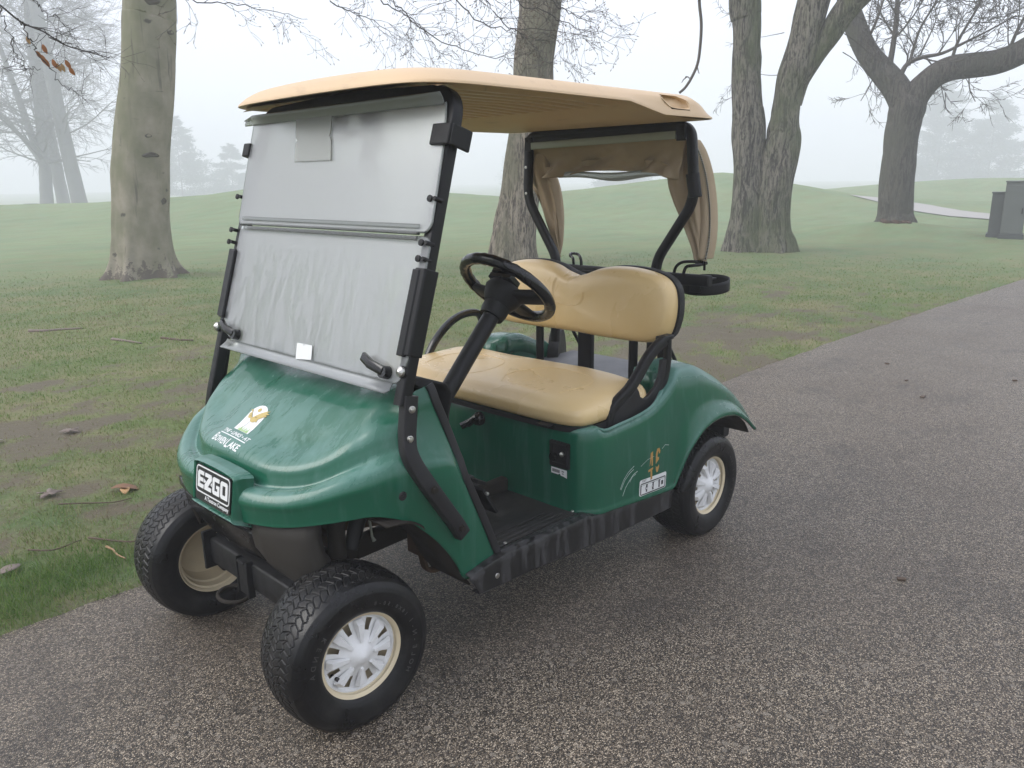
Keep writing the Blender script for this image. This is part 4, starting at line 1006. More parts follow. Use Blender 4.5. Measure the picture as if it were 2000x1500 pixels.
def roof():
    cx, ax, by = -.964, .696, .530
    NN = 320
    memo = {}
    def plan(a, ix=0, iy=None, n=9):
        iy = ix if iy is None else iy; key = (round(ix, 4), round(iy, 4), round(n, 2))
        if key not in memo:
            D = []
            for k in range(2880):
                q = 2 * math.pi * k / 2880; m_ = n if math.cos(q) > 0 else (n * 2.2 if ix < .1 else n)
                x, y = superpt(q, ax - ix, by - iy, m_); D.append((x + cx, y))
            D = np.array(D + [D[0]]); L = np.concatenate([[0], np.cumsum(np.hypot(*np.diff(D, axis=0).T))]); t = np.linspace(0, L[-1], NN + 1)[:-1]
            memo[key] = np.stack([np.interp(t, L, D[:, 0]), np.interp(t, L, D[:, 1])], 1)
        x, y = memo[key][int(round(a / (2 * math.pi) * NN)) % NN]
        x += .035 * (1 - (y / by) ** 2) * sstep(-1.0, -.35, x); return x, y
    rim = lambda x, y: float(np.interp(x, [-1.7, -1.30, -1.22, -1.10, -.2], [1.652, 1.651, 1.664, 1.684, 1.689]))
    slope = lambda x: float(sstep(-1.50, -1.66, x))
    mb = MB(); rows = []
    A = [2 * math.pi * k / NN for k in range(NN)]
    for ix, dz in ((.018, .002), (.004, -.001), (0, .001), (.001, .006), (.006, .0105), (.013, .016), (.020, .022), (.029, .0275), (.038, .033), (.052, .0395), (.075, .044), (.12, .052), (.19, .060), (.28, .067), (.38, .072), (.46, .074)):
        r = []
        for a in A:
            x, y = plan(a, ix, ix if ix < .06 else ix * .98, 9 if ix < .1 else max(3.0, 9 - ix * 12))
            base = rim(x, y); topz = 1.686
            z = base + dz if dz < .02 else topz + dz
            if .006 < dz < .02: z = lerp(base + .006, topz + .022 - .045 * slope(x) + .012 * (1 - (y / by) ** 2), {.0105: .3, .016: .65}.get(dz, .5))
            if dz >= .02:
                z -= .045 * slope(x) * (1 if ix < .1 else .6)
                z += .012 * (1 - (y / by) ** 2) * (ix < .1)
            r.append((x, y, z))
        rows.append(r)
    mb.grid(rows, closed_u=True); n = len(mb.v); mb.v.append((cx, 0, 1.766)); b = n - NN
    for k in range(NN): mb.f.append((b + k, b + (k + 1) % NN, n))
    HH = cat1([(-1.325, 1.722), (-1.300, 1.714), (-1.312, 1.700), (-1.345, 1.680), (-1.42, 1.677), (-1.458, 1.679), (-1.462, 1.698), (-1.436, 1.714), (-1.39, 1.722), (-1.325, 1.722)], 4)[:-1]
    hc = HH.mean(0)
    def inside(px, pz, poly):
        c = False; j = len(poly) - 1
        for i in range(len(poly)):
            if (poly[i][1] > pz) != (poly[j][1] > pz) and px < (poly[j][0] - poly[i][0]) * (pz - poly[i][1]) / (poly[j][1] - poly[i][1]) + poly[i][0]: c = not c
            j = i
        return c
    kf = []
    for f in mb.f:
        q = np.mean([mb.v[i] for i in f], 0)
        if abs(q[1]) > .44 and inside(q[0], q[2], HH): continue
        kf.append(f)
    mb.f = kf
    # underside: skirt inner face up to a ribbed ceiling
    rows = []
    for ix, dz in ((.018, .002), (.030, .012), (.040, .022)):
        rows.append([(lambda p: (p[0], p[1], rim(*p) + dz))(plan(a, ix)) for a in A])
    mb.grid(rows, closed_u=True, flip=True)
    rf = mb.build('roof_canopy', M['roof'], cart, sharp=40)
    # ribbed ceiling sheet (steps run front to back), thick smooth box at the rear
    mb = MB(); ys = []; y = -.500
    while y < .50: ys += [(y, 0), (y + .028, 0), (y + .036, 1), (y + .056, 1), (y + .062, 0)]; y += .066
    ys = [(q, h) for q, h in ys if q < .455] + [(.465, 0), (.50, 0)]
    rows = []
    for x in (-.320, -.40, -.47, -.60, -.90, -1.15, -1.20):
        e = .014 if x > -.33 else 0
        rows.append([(x, q, (1.706 - .017 * h * (0 if x < -1.18 or x > -.42 else 1)) - .018 * float(sstep(-1.1, -1.2, x)) - .012 * float(sstep(.44, .5, abs(q))) - e) for q, h in ys])
    mb.grid(rows); mb.build('ceiling_rib', M['roof'], rf, sharp=25)
    mb = MB(); rows = []
    for q in np.linspace(-.505, .505, 9):
        g = .25 * (abs(q) / .5) ** 0
        rows.append([(-1.19, q, 1.690), (-1.26 - .0, q, 1.668), (-1.33, q, 1.655), (-1.45, q, 1.650), (-1.60, q, 1.649), (-1.635, q, 1.653)])
    mb.grid(rows); mb.build('roof_rear_box', M['roof'], rf, sharp=0)
    # moulded hand-hold pocket near the rear corner of the side skirt
    ysk = lambda z: float(np.interp(z, [1.651, 1.657, 1.675, 1.696, 1.708, 1.719, 1.7255, 1.73], [.530, .529, .524, .517, .510, .492, .478, .455]))
    for s in (1, -1):
        mb = MB(); rows = []
        for sc, d in ((1.09, .0000), (1.06, .0022), (1.0, .0015), (.95, -.006), (.88, -.022), (.5, -.028), (.01, -.028)):
            rows.append([(hc[0] + (x - hc[0]) * sc, s * (ysk(hc[1] + (z - hc[1]) * sc) + d), hc[1] + (z - hc[1]) * sc) for x, z in HH])
        mb.grid(rows, closed_u=True); mb.build('roof_hand_hold', M['roof'], rf, sharp=60)
    mb = MB(); rows = []
    for a in np.linspace(0, 1, 9):
        y_ = -.5 + a; rows.append([(-1.50, y_, 1.735), (-1.535, y_, 1.742 - .010 * (abs(y_) > .3)), (-1.56, y_, 1.738), (-1.60, y_, 1.712)])
    return rf
roof()

# ---------------- windshield: two dewy acrylic panels, lip, hinge strips, clips
WP = Vector((-.165, 0, .971)); WT = Vector((-.319, 0, 1)).normalized(); WN = Vector((1, 0, .319)).normalized()
def wpt(y, z, d=0): return WP + WT * ((z - .971) / WT.z) + Vector((0, y, 0)) + WN * d
def panel(name, outline, mat, parent, th=.005, n=6, d=0):
    mb = MB(); m = len(outline)
    a = [wpt(y, z, d) for y, z in outline]; b = [wpt(y, z, d + th) for y, z in outline]
    mb.add(a + b, [tuple(range(m)), tuple(range(2 * m - 1, m - 1, -1))] + [(i, (i + 1) % m, m + (i + 1) % m, m + i) for i in range(m)])
    return mb.build(name, mat, parent, smooth=False)
def rc(c, r, a0, a1, n=6): return [(c[0] + r * math.cos(rad(lerp(a0, a1, k / n))), c[1] + r * math.sin(rad(lerp(a0, a1, k / n)))) for k in range(n + 1)]
lo = rc((-.450, .985), .03, 180, 225) + [(-.40, .937), (.45, .937)] + rc((.478, .967), .03, 270, 330) + [(.517, 1.00), (.515, 1.28)] + rc((.493, 1.285), .02, 0, 90) + rc((-.468, 1.285), .02, 90, 180)
up = rc((-.475, 1.335), .022, 180, 270) + rc((.485, 1.345), .028, 270, 360) + [(.497, 1.55), (.476, 1.640), (-.520, 1.640)]
wlo = panel('windshield_lower', lo, M['screen_lo'], cart)
wup = panel('windshield_upper', up, M['screen_up'], cart, d=.007)
# bright rims of the acrylic
for nm, ol, par, dd in (('panel_rim', lo, wlo, .0025), ('panel_rim', up, wup, .0095)):
    mb = MB(); mb.tube([wpt(y, z, dd) for y, z in ol], .0032, 6, True, up=WN); mb.build(nm, M['clear'], par)
mb = MB(); rows = []
for y in np.linspace(-.44, .47, 11):
    rows.append([wpt(y, .937), wpt(y, .928, .003), wpt(y + .008 * (y > .4), .917, .012), wpt(y, .907, .022)])
mb.grid(rows); mb.build('lower_lip', M['screen_up'], wlo, sharp=0, solid=.004)
mb = MB(); rows = []
for y in np.linspace(-.575, .47, 15):
    k = 1 if y > -.52 else .6
    rows.append([wpt(y, 1.636, .011), wpt(y, 1.643, .014), wpt(y, 1.652, .022 * k), wpt(y, 1.660 - .008 * (y < -.55), .034 * k)])
mb.grid(rows); mb.build('upper_lip', M['visor'], wup, sharp=0, solid=.004)
for z, d in ((1.330, .014), (1.300, .014)):
    mb = MB(); mb.bar([wpt(-.468, z, d), wpt(.470, z, d)], .012, .006, WN, .3); mb.build('hinge_strip', M['clear'], wlo)
mb = MB(); mb.bar([wpt(-.468, 1.312, .012), wpt(.470, 1.312, .012)], .006, .010, WN, .3); mb.build('hinge_rod', M['clear'], wlo)
# clamps at the top, sleeves, pegs, swivel clips, bolts
for s in (1, -1):
    z0 = 1.560; c = wpt(.500 * s, z0)
    Rm = Matrix.Rotation(math.atan2(.319, 1) * -1, 3, 'Y')
    mb = MB()
    if s > 0: mb.box(wpt(.488, z0, .016), (.012, .072, .056), Rm); mb.box(wpt(.524, z0, -.020), (.070, .010, .056), Rm)
    else: mb.box(wpt(-.530, z0 - .005, -.005), (.048, .042, .046), Rm)
    mb.build('windshield_clamp', M['blackmatt'], wup, smooth=False, bevel=.004, seg=2)
    mb = MB()
    a, b = wpt(.505 * s, 1.228, -.012), wpt(.505 * s, 1.010 if s > 0 else 1.005, -.012)
    mb.bar([a, b], .050, .044, (0, s, 0), .12); mb.bar([a + Vector((.014, -.012 * s, 0)), b + Vector((.014, -.012 * s, 0))], .030, .030, (0, s, 0), .12); mb.build('strut_sleeve', M['black'], cart, smooth=False, bevel=.003)
    for z in (1.40, 1.29 - .0, 1.25):
        mb = MB(); mb.tube([wpt(.512 * s, z, -.01), wpt(.512 * s, z, .018)], .006, 10); mb.lathe([(0, .009), (.006, .009), (.008, .0001)], wpt(.512 * s - .02, z, .012), WN, 10); mb.build('rubber_peg', M['blackmatt'], wlo)
    mb = MB(); mb.lathe([(0, .014), (.010, .014), (.014, .009), (.018, .0001)], wpt(.508 * s, .968, .006), WN, 18); mb.build('windshield_bolt', M['steel'], wlo)
    mb = MB(); mb.lathe([(-.002, .017), (.006, .0165), (.006, .0001)], wpt(.508 * s, .968, .002), WN, 18); mb.build('bolt_washer', M['blackmatt'], wlo)
    y0 = .43 if s > 0 else -.385
    mb = MB(); mb.lathe([(0, .018), (.022, .017), (.022, .0001)], wpt(y0 + .02, .958, .006), WN, 20)
    mb.bar([wpt(y0 + .02, .960, .022), wpt(y0 - .03, .970, .030), wpt(y0 - .075, .984, .022)], .026, .016, WN, .3); mb.bar([wpt(y0, .955, .014), wpt(y0 - .065, .966, .014)], .010, .010, WN)
    mb.build('swivel_clip', M['blackgloss'], wlo)
# card pocket behind the upper panel, note at the bottom, phone-type mount hanging under the roof
cp = [(-.245, 1.640), (-.040, 1.640), (-.030, 1.590), (-.034, 1.580), (-.024, 1.572), (-.018, 1.565), (.000, 1.508), (-.203, 1.508), (-.217, 1.566), (-.212, 1.574), (-.224, 1.583), (-.226, 1.590)]
mb = MB(); m = len(cp); a = [wpt(y, z, .0125) for y, z in cp]; b = [wpt(y, z, .0150) for y, z in cp]
mb.add(a + b, [tuple(range(m)), tuple(range(2 * m - 1, m - 1, -1))] + [(i, (i + 1) % m, m + (i + 1) % m, m + i) for i in range(m)]); mb.build('card_pocket', clear_mat('clouded_plastic', (.72, .72, .66), .42, .25), wup, smooth=False)
mb = MB(); nt = [(-.003, .978), (.034, .979), (.036, .972), (.039, .979), (.080, .980), (.088, .940), (.006, .931)]
m = len(nt); a = [wpt(y, z, .0062) for y, z in nt]; b = [wpt(y, z, .0072) for y, z in nt]
mb.add(a + b, [tuple(range(m)), tuple(range(2 * m - 1, m - 1, -1))] + [(i, (i + 1) % m, m + (i + 1) % m, m + i) for i in range(m)]); mb.build('paper_note', M['white'], wlo, smooth=False)
mb = MB()
mb.box(wpt(-.020, 1.612, -.010), (.012, .065, .085), Matrix.Rotation(rad(-16), 3, 'X')); mb.box(wpt(.130, 1.605, -.020), (.014, .095, .14), Matrix.Rotation(rad(14), 3, 'X')); mb.box(wpt(.105, 1.525, -.045), (.012, .075, .095), Matrix.Rotation(rad(14), 3, 'X'))
mb.tube([wpt(-.02, 1.592, -.012), wpt(.04, 1.590, -.015), wpt(.10, 1.592, -.02)], .013, 10)
mb.build('roof_mount', M['blackmatt'], cart, smooth=False, bevel=.004)

# ---------------- rear hoop
RX = -1.66
pth = fillet([(RX + .01, -.262, .72), (RX, -.262, 1.10), (RX, -.437, 1.36), (RX, -.425, 1.636), (RX, .410, 1.636), (RX, .437, 1.36), (RX, .272, 1.12), (RX + .01, .268, .72)], [.05, .06, .05, .05, .06, .05], 8)
mb = MB(); mb.bar(pth, .036, .036, (1, 0, 0), .25); rh = mb.build('rear_hoop', M['black'], cart, sharp=60)
mb = MB(); mb.bar([(RX + .022, -.375, 1.612), (RX + .022, .375, 1.621)], .012, .032, (0, 0, 1), .1); mb.build('hoop_cross_plate', M['blackmatt'], rh)
mb = MB(); mb.tube([(RX, .424, 1.46), (RX, .440, 1.372)], .026, 16); mb.build('hoop_sleeve', M['blackmatt'], rh)
for z in (1.50, 1.385):
    mb = MB(); mb.lathe([(0, .007), (.003, .006), (.004, .0001)], (RX + .018, -.431, z), (1, 0, 0), 12); mb.build('bolt', M['steel'], rh)
# curtain rod and brackets
mb = MB(); mb.bar([(RX + .030, -.385, 1.590), (RX + .030, .362, 1.604)], .010, .030, (0, 0, 1), .2); mb.build('curtain_rod', M['alu'], cart)
for s, y, z in ((1, .385, 1.606), (-1, -.405, 1.592)):
    mb = MB(); mb.box((RX + .028, y, z + .006), (.012, .035, .06)); mb.lathe([(0, .006), (.002, .006), (.004, .0001)], (RX + .034, y + .004 * s, z + .02), (1, 0, 0), 10); mb.build('rod_bracket', M['blackmatt'], cart, smooth=False)

# gathered storm curtain: a swag under the rod and a bunched drop at each side
def fold(u, v, k, amp): return amp * (math.sin(k * u + 2.1 * v) + .5 * math.sin(2.3 * k * u - 3 * v + 1))
mb = MB(); rows = []
top = cat1([(-.420, 1.592), (-.20, 1.590), (0, 1.594), (.20, 1.600), (.385, 1.604)], 8)
bot = cat1([(-.440, 1.452), (-.30, 1.452), (-.15, 1.474), (.0, 1.478), (.14, 1.470), (.25, 1.462), (.33, 1.43)], 8)
n = len(top)
for j in range(15):
    t = j / 14; r = []
    for i in range(n):
        u = i / (n - 1); b = bot[min(len(bot) - 1, int(u * (len(bot) - 1)))]
        y = lerp(top[i][0], b[0], t); z = lerp(top[i][1], b[1], t)
        x = RX + .004 - .055 * math.sin(t * math.pi) ** .7 * .6 - .03 * t + (.016 + .040 * max(0, abs(u - .5) * 2 - .50)) * math.sin(7 * u * 3 + 4 * t + 2 * math.sin(5 * u)) * t + .009 * math.sin(31 * u + 9 * t + 2 * math.sin(9 * u)) * t + .006 * math.sin(57 * u - 14 * t) * t
        x += .034 * math.exp(-((u - .90 + .16 * t) / .030) ** 2) * t - .022 * math.exp(-((u - .84 + .20 * t) / .030) ** 2) * t + .016 * math.exp(-((u - .12 - .05 * t) / .03) ** 2) * t
        r.append((x, y, z))
    rows.append(r)
# roll the hem back up behind
for j in range(1, 6):
    t = j / 5; rows.append([(p[0] - .03 * math.sin(t * math.pi * .9) - .02 * t, p[1], p[2] + .05 * t - .012 * math.sin(t * math.pi)) for p in rows[14]])
mb.grid(rows); cur = mb.build('rear_curtain', M['cloth'], cart, sharp=0, solid=.004, sub=1)
mb = MB(); rows = []
for i in range(22):
    u = i / 21; y = lerp(-.29, .27, u); zt_ = 1.474 + .004 * math.sin(9 * u)
    rows.append([(RX - .045, y, zt_), (RX - .048, y, zt_ - .012), (RX - .044 + .004 * math.sin(11 * u), y, zt_ - .022 - .010 * math.sin(math.pi * u) * (1 - .5 * math.sin(7 * u)))])
mb.grid(rows); mb.build('curtain_window', clear_mat('cloudy_vinyl', (.8, .82, .82), .55, .2), cur, sharp=0, solid=.002)
def drop(levels, name='curtain_drop', ph=0.0):
    # levels: (yc, z, half width y, depth x, xc)
    mb = MB(); L = cat1(levels, 5); rows = []; N = 44
    for q, (yc, z, hw, dp, xc) in enumerate(L):
        t = q / (len(L) - 1); r = []
        for k in range(N):
            a = 2 * math.pi * k / N
            f = 1 + .26 * math.sin(5 * a + 2.6 * t + ph) + .16 * math.sin(9 * a - 5 * t + 1.3 * ph) + .05 * math.sin(14 * a + 9 * t)
            r.append((xc + dp * math.cos(a) * f, yc + hw * math.sin(a) * (1 + .06 * math.sin(3 * a + 4 * t)), z + .006 * math.sin(3 * a + 7 * t)))
        rows.append(r)
    mb.grid(rows, closed_u=True); mb.f.append(tuple(range(N))); mb.f.append(tuple(len(mb.v) - N + k for k in range(N)))
    return mb.build(name, M['cloth'], cur, sharp=0, sub=1)
drop([(-.400, 1.560, .040, .020, -1.70), (-.415, 1.50, .070, .035, -1.715), (-.405, 1.44, .080, .045, -1.73), (-.375, 1.38, .062, .045, -1.735), (-.350, 1.30, .050, .040, -1.735), (-.325, 1.22, .036, .030, -1.73), (-.305, 1.16, .018, .018, -1.725), (-.296, 1.115, .006, .006, -1.72)], ph=.6)
mb = MB(); mb.tube(cat1([(-1.70, -.312, 1.30), (-1.70, -.300, 1.20), (-1.70, -.285, 1.13), (-1.70, -.275, 1.10)], 5), .004, 8); mb.build('curtain_cord', M['cloth'], cur)
drop([(.365, 1.590, .030, .025, -1.705), (.345, 1.545, .055, .035, -1.735), (.330, 1.48, .078, .045, -1.755), (.334, 1.42, .084, .050, -1.765), (.348, 1.36, .078, .050, -1.768), (.368, 1.30, .064, .045, -1.77), (.390, 1.23, .046, .038, -1.77), (.408, 1.17, .032, .030, -1.765), (.418, 1.118, .024, .022, -1.76)], ph=3.1)
# outer flap with the zip
mb = MB(); zl = cat1([(.380, 1.588, -1.735), (.402, 1.540, -1.755), (.425, 1.46, -1.77), (.442, 1.37, -1.775), (.452, 1.28, -1.775), (.454, 1.20, -1.77), (.446, 1.13, -1.765)], 6); rows = []
for q, (y, z, x) in enumerate(zl):
    t = q / (len(zl) - 1); w = .030 + .012 * math.sin(t * 3.1)
    rows.append([(x + .030, y - w, z + .006), (x + .036 + .004 * math.sin(9 * t), y - w * .55, z), (x + .030 + .006 * math.sin(12 * t), y - w * .2, z), (x + .018, y + .004, z), (x + .004, y + .014, z), (x - .016, y + .016, z)])
mb.grid(rows); mb.build('curtain_flap', M['cloth'], cur, sharp=0, solid=.003, sub=1)
mb = MB()
zp = [Vector((x + .024, y + .004, z)) for y, z, x in cat1([(a[0], a[1], a[2]) for a in zl], 2)]
mb.tube([p + Vector((0.001, 0, 0)) for p in zp[6:]], .0022, 6)
zz = mb.build('zip', M['ink'], cur)
mb = MB()
for p in zp[6::1]: mb.box(p + Vector((.002, 0, 0)), (.004, .009, .0022))
tag(mb.build('zip_teeth', M['steel'], cur, smooth=False), kind='stuff')
mb = MB(); mb.box((-1.742, .446, 1.103), (.006, .010, .036)); mb.box((-1.745, .425, 1.112), (.01, .045, .012)); mb.build('zip_pull', M['blackgloss'], cur, smooth=False, bevel=.002)

# ---------------- bag rack behind the seat
mb = MB(); mb.bar([(-1.70, -.32, 1.050), (-1.70, .50, 1.050)], .035, .045, (0, 0, 1)); mb.box((-1.69, .08, 1.030), (.03, .42, .05)); rack = mb.build('bag_rack', M['blackmatt'], cart, bevel=.004)
for y0 in (-.20, .33):
    for dx in (0, .045):
        mb = MB(); mb.tube(cat1([(-1.70, y0 + dx, 1.065), (-1.70, y0 + .012 + dx, 1.098), (-1.71, y0 + .035 + dx, 1.116 - .25 * dx), (-1.73, y0 + .075 + dx * .6, 1.119 - .25 * dx), (-1.76, y0 + .115, 1.113)], 5) if y0 > 0 else cat1([(-1.70, y0 + .05 - dx, 1.06), (-1.70, y0 + .045 - dx, 1.10), (-1.71, y0 + .02 - dx, 1.118 - .2 * dx), (-1.73, y0 - .03, 1.118), (-1.74, y0 - .05, 1.112)], 5), .0065, 8); mb.build('rack_hook', M['blackgloss'], rack)
mb = MB(); rows = []
cxs, cys = -1.80, .42
for z in (1.043, 1.030, 1.010, .998):
    rows.append([(cxs + .085 * math.cos(a), cys + .098 * math.sin(a) - .10 * 0, z - .012 * math.cos(a) - .0) for a in np.linspace(0, 2 * math.pi, 48, endpoint=False)])
mb.grid(rows, closed_u=True); mb.build('bag_strap', M['blackmatt'], rack, sharp=60, solid=.004)
mb = MB(); mb.box((-1.715, .425, 1.021), (.008, .05, .046)); mb.build('strap_buckle', M['ink'], rack, smooth=False, bevel=.002)
mb = MB(); mb.box((-1.74, .40, 1.052), (.10, .15, .006)); mb.build('rack_plate', M['blackmatt'], rack, smooth=False)

# ---------------- wheels
def tyre_mesh():
    prof = cat1([(-.078, .117), (-.092, .128), (-.101, .150), (-.1035, .172), (-.099, .193), (-.088, .208)], 6)
    tread = [(w, .2235 - .0155 * (abs(w) / .088) ** 2.3) for w in np.linspace(-.088, .088, 97)][1:-1]
    P_ = [tuple(p) for p in prof] + tread + [(-a, b) for a, b in prof[::-1]]
    P_ = np.array(P_); nu = 1080; NT_ = 60
    u = np.arange(nu) / nu; w = P_[:, 0]; r = P_[:, 1]
    U, Wg = np.meshgrid(u, w, indexing='ij')
    def tri(x): x = x - np.floor(x); return np.where(x < .62, x / .62, (1 - x) / .38)      # asymmetric saw
    dep = np.zeros_like(U); lines = np.linspace(-.070, .070, 6)
    for k, w0 in enumerate(lines):
        sgn = 1 if k % 2 == 0 else -1
        zz = w0 + .0085 * (tri(U * NT_ * sgn + .23 * k) - .5)
        dep = np.maximum(dep, .0055 * np.exp(-((Wg - zz) / .0013) ** 4))
    for k in range(5):                                                                   # slanted sipes between the saw lines
        a, b = lines[k], lines[k + 1]; s = (Wg - a) / (b - a); inside = (s > .05) & (s < .95)
        ph = U * NT_ - .55 * s * (1 if k % 2 else -1) + .31 * k; d = np.abs(ph - np.round(ph))
        dep = np.maximum(dep, np.where(inside, .0042 * np.exp(-(d / .055) ** 4), 0))
    sh = np.abs(Wg) > .089
    dep = np.where(np.abs(Wg) > .086, 0, dep)
    # slight steps and rings on the sidewall
    Rg = np.broadcast_to(r, U.shape).copy()
    ring = .0012 * np.exp(-((Rg - .140) / .0015) ** 2) + .0012 * np.exp(-((Rg - .182) / .0018) ** 2)
    rr = Rg - dep; ww = Wg + np.sign(Wg) * np.where(sh, ring, 0)
    ang = 2 * np.pi * U; co = np.stack([rr * np.cos(ang), ww, rr * np.sin(ang)], -1)
    m = len(P_); i = np.arange(nu)[:, None] * m + np.arange(m - 1)[None, :]; j = ((np.arange(nu) + 1) % nu)[:, None] * m + np.arange(m - 1)[None, :]
    f = np.stack([i, i + 1, j + 1, j], -1).reshape(-1, 4)
    me = bpy.data.meshes.new('tyre'); me.vertices.add(nu * m); me.vertices.foreach_set('co', co.ravel())
    me.loops.add(f.size); me.loops.foreach_set('vertex_index', f.ravel()); me.polygons.add(len(f))
    me.polygons.foreach_set('loop_start', np.arange(0, f.size, 4)); me.polygons.foreach_set('loop_total', np.full(len(f), 4)); me.update()
    me.polygons.foreach_set('use_smooth', np.ones(len(f), bool)); me.materials.append(M['tyre']); return me
ty_me = tyre_mesh()
def side_letters(s, r0, size, a0, adv):
    polys = []; 
    for k, ch in enumerate(s):
        if ch == ' ': continue
        a = rad(a0 - k * adv)
        for p in text_polys(ch, size, 'CENTER', .0002):
            polys.append([((r0 + y) * math.cos(a - x / r0), (r0 + y) * math.sin(a - x / r0)) for x, y in p])
    return polys
lm = MB()
for p in side_letters('KENDA', .152, .020, 62, 9) + side_letters('HOLE-N-1', .150, .020, 235, 8) + side_letters('18X8.50-8', .150, .014, 168, 5.5):
    lm.add([(x, .1048, z) for x, z in p], [tuple(range(len(p)))])
lett_me = bpy.data.meshes.new('tyre_lettering'); lett_me.from_pydata(lm.v, [], lm.f); lett_me.update(); lett_me.materials.append(M['lettering'])
def rim_mesh():
    mb = MB()
    mb.lathe([(.078, .112), (.083, .118), (.085, .122), (.083, .125), (.078, .126), (.074, .122), (.070, .112), (.058, .108), (.040, .104), (.030, .096), (.030, .03), (.028, .0001)], (0, 0, 0), (0, 1, 0), 96)
    mb.lathe([(-.078, .126), (-.085, .125), (-.087, .121), (-.083, .117), (-.072, .114), (-.070, .108), (-.040, .106), (-.036, .100), (.010, .098), (.022, .092), (.028, .06)], (0, 0, 0), (0, 1, 0), 96)
    return mb
def hub_mesh():
    mb = MB(); n = 96; rows = []
    def h(r, a):
        k = 8; d = abs(((a / (2 * math.pi) * k) % 1) - .5) * 2           # 0 on a fin, 1 between
        dome = .024 * math.exp(-(r / .030) ** 2.4) + .010
        return dome - .012 * sstep(.035, .080, r) + (.006 if r > .094 else 0)
    for r in (.0005, .012, .022, .030, .036, .045, .06, .074, .086, .090, .094, .098, .103, .104):
        rows.append([(r * math.cos(2 * math.pi * i / n), float(h(r, 0)) + (-.010 if r > .1035 else 0), r * math.sin(2 * math.pi * i / n)) for i in range(n)])
    mb.grid(rows, closed_u=True)
    # cut vent slots between the fins
    keep = []
    for f in mb.f:
        c = np.mean([mb.v[i] for i in f], 0); r = math.hypot(c[0], c[2]); a = math.atan2(c[2], c[0]) % (2 * math.pi); q = (a / (2 * math.pi) * 8 + .0) % 1
        if .064 < r < .0905 and .32 < q < .58: continue
        keep.append(f)
    mb.f = keep
    return mb
def fin_mesh():
    mb = MB()
    for k in range(8):
        a = 2 * math.pi * (k + .95) / 8; R2 = Matrix.Rotation(-a, 3, 'Y')
        pr = []
        v = [(.034, .014, -.004), (.034, .014, .004), (.088, .000, .0125), (.088, .000, -.0125), (.036, .022, -.003), (.036, .022, .003), (.082, .020, .0085), (.082, .020, -.0085), (.092, .004, .009), (.092, .004, -.009)]
        mb.add([R2 @ Vector(p) for p in v], [(4, 5, 6, 7), (0, 1, 5, 4), (1, 2, 6, 5), (0, 4, 7, 3), (2, 8, 6), (3, 7, 9), (6, 8, 9, 7)])
    return mb
rm = rim_mesh(); hm = hub_mesh(); fm = fin_mesh()
shared = {}
def mk(nm, mbx, mat, parent, sharp=35, **kw):
    if nm in shared:
        o = bpy.data.objects.new(nm, shared[nm]); COL.objects.link(o); attach(o, parent)
    else:
        o = mbx.build(nm, mat, parent, sharp=sharp, **kw); shared[nm] = o.data
    return o
for x, y, s, st_, spin in ((.012, .418, 1, 4, 40), (.012, -.430, -1, 4, 10), (-1.668, .478, 1, 0, 20), (-1.668, -.478, -1, 0, 75)):
    wh = bpy.data.objects.new('wheel', None); COL.objects.link(wh); wh.empty_display_size = .1
    wh.parent = cart; wh.matrix_parent_inverse = Matrix.Translation(-LOC[cart])
    wh.location = (x, y, .2195)
    wh.rotation_euler = (0, 0, rad(-st_) + (math.pi if s < 0 else 0))
    hold = bpy.data.objects.new('tyre', ty_me); COL.objects.link(hold); hold.parent = wh; hold.rotation_euler = (0, rad(spin), 0)
    q = bpy.data.objects.new('tyre_lettering', lett_me); COL.objects.link(q); q.parent = wh; q.rotation_euler = (0, rad(spin * .5), 0)
    rmo = mk('rim', rm, M['rim'], wh, 40); 
    hb = mk('hubcap', hm, M['hub'], wh, 35); hb.location = (0, .062, 0); hb.rotation_euler = (0, rad(spin), 0); hb.scale = (1.085, 1, 1.085)
    fn = mk('hubcap_fins', fm, M['hub'], wh, 20); fn.location = (0, .062, 0); fn.rotation_euler = (0, rad(spin), 0); fn.scale = (1.085, 1, 1.085)
    vb = MB(); vb.tube([(.072, .040, -.05), (.070, .072, -.048)], .0055, 10); mk('valve', vb, M['ink'], wh)

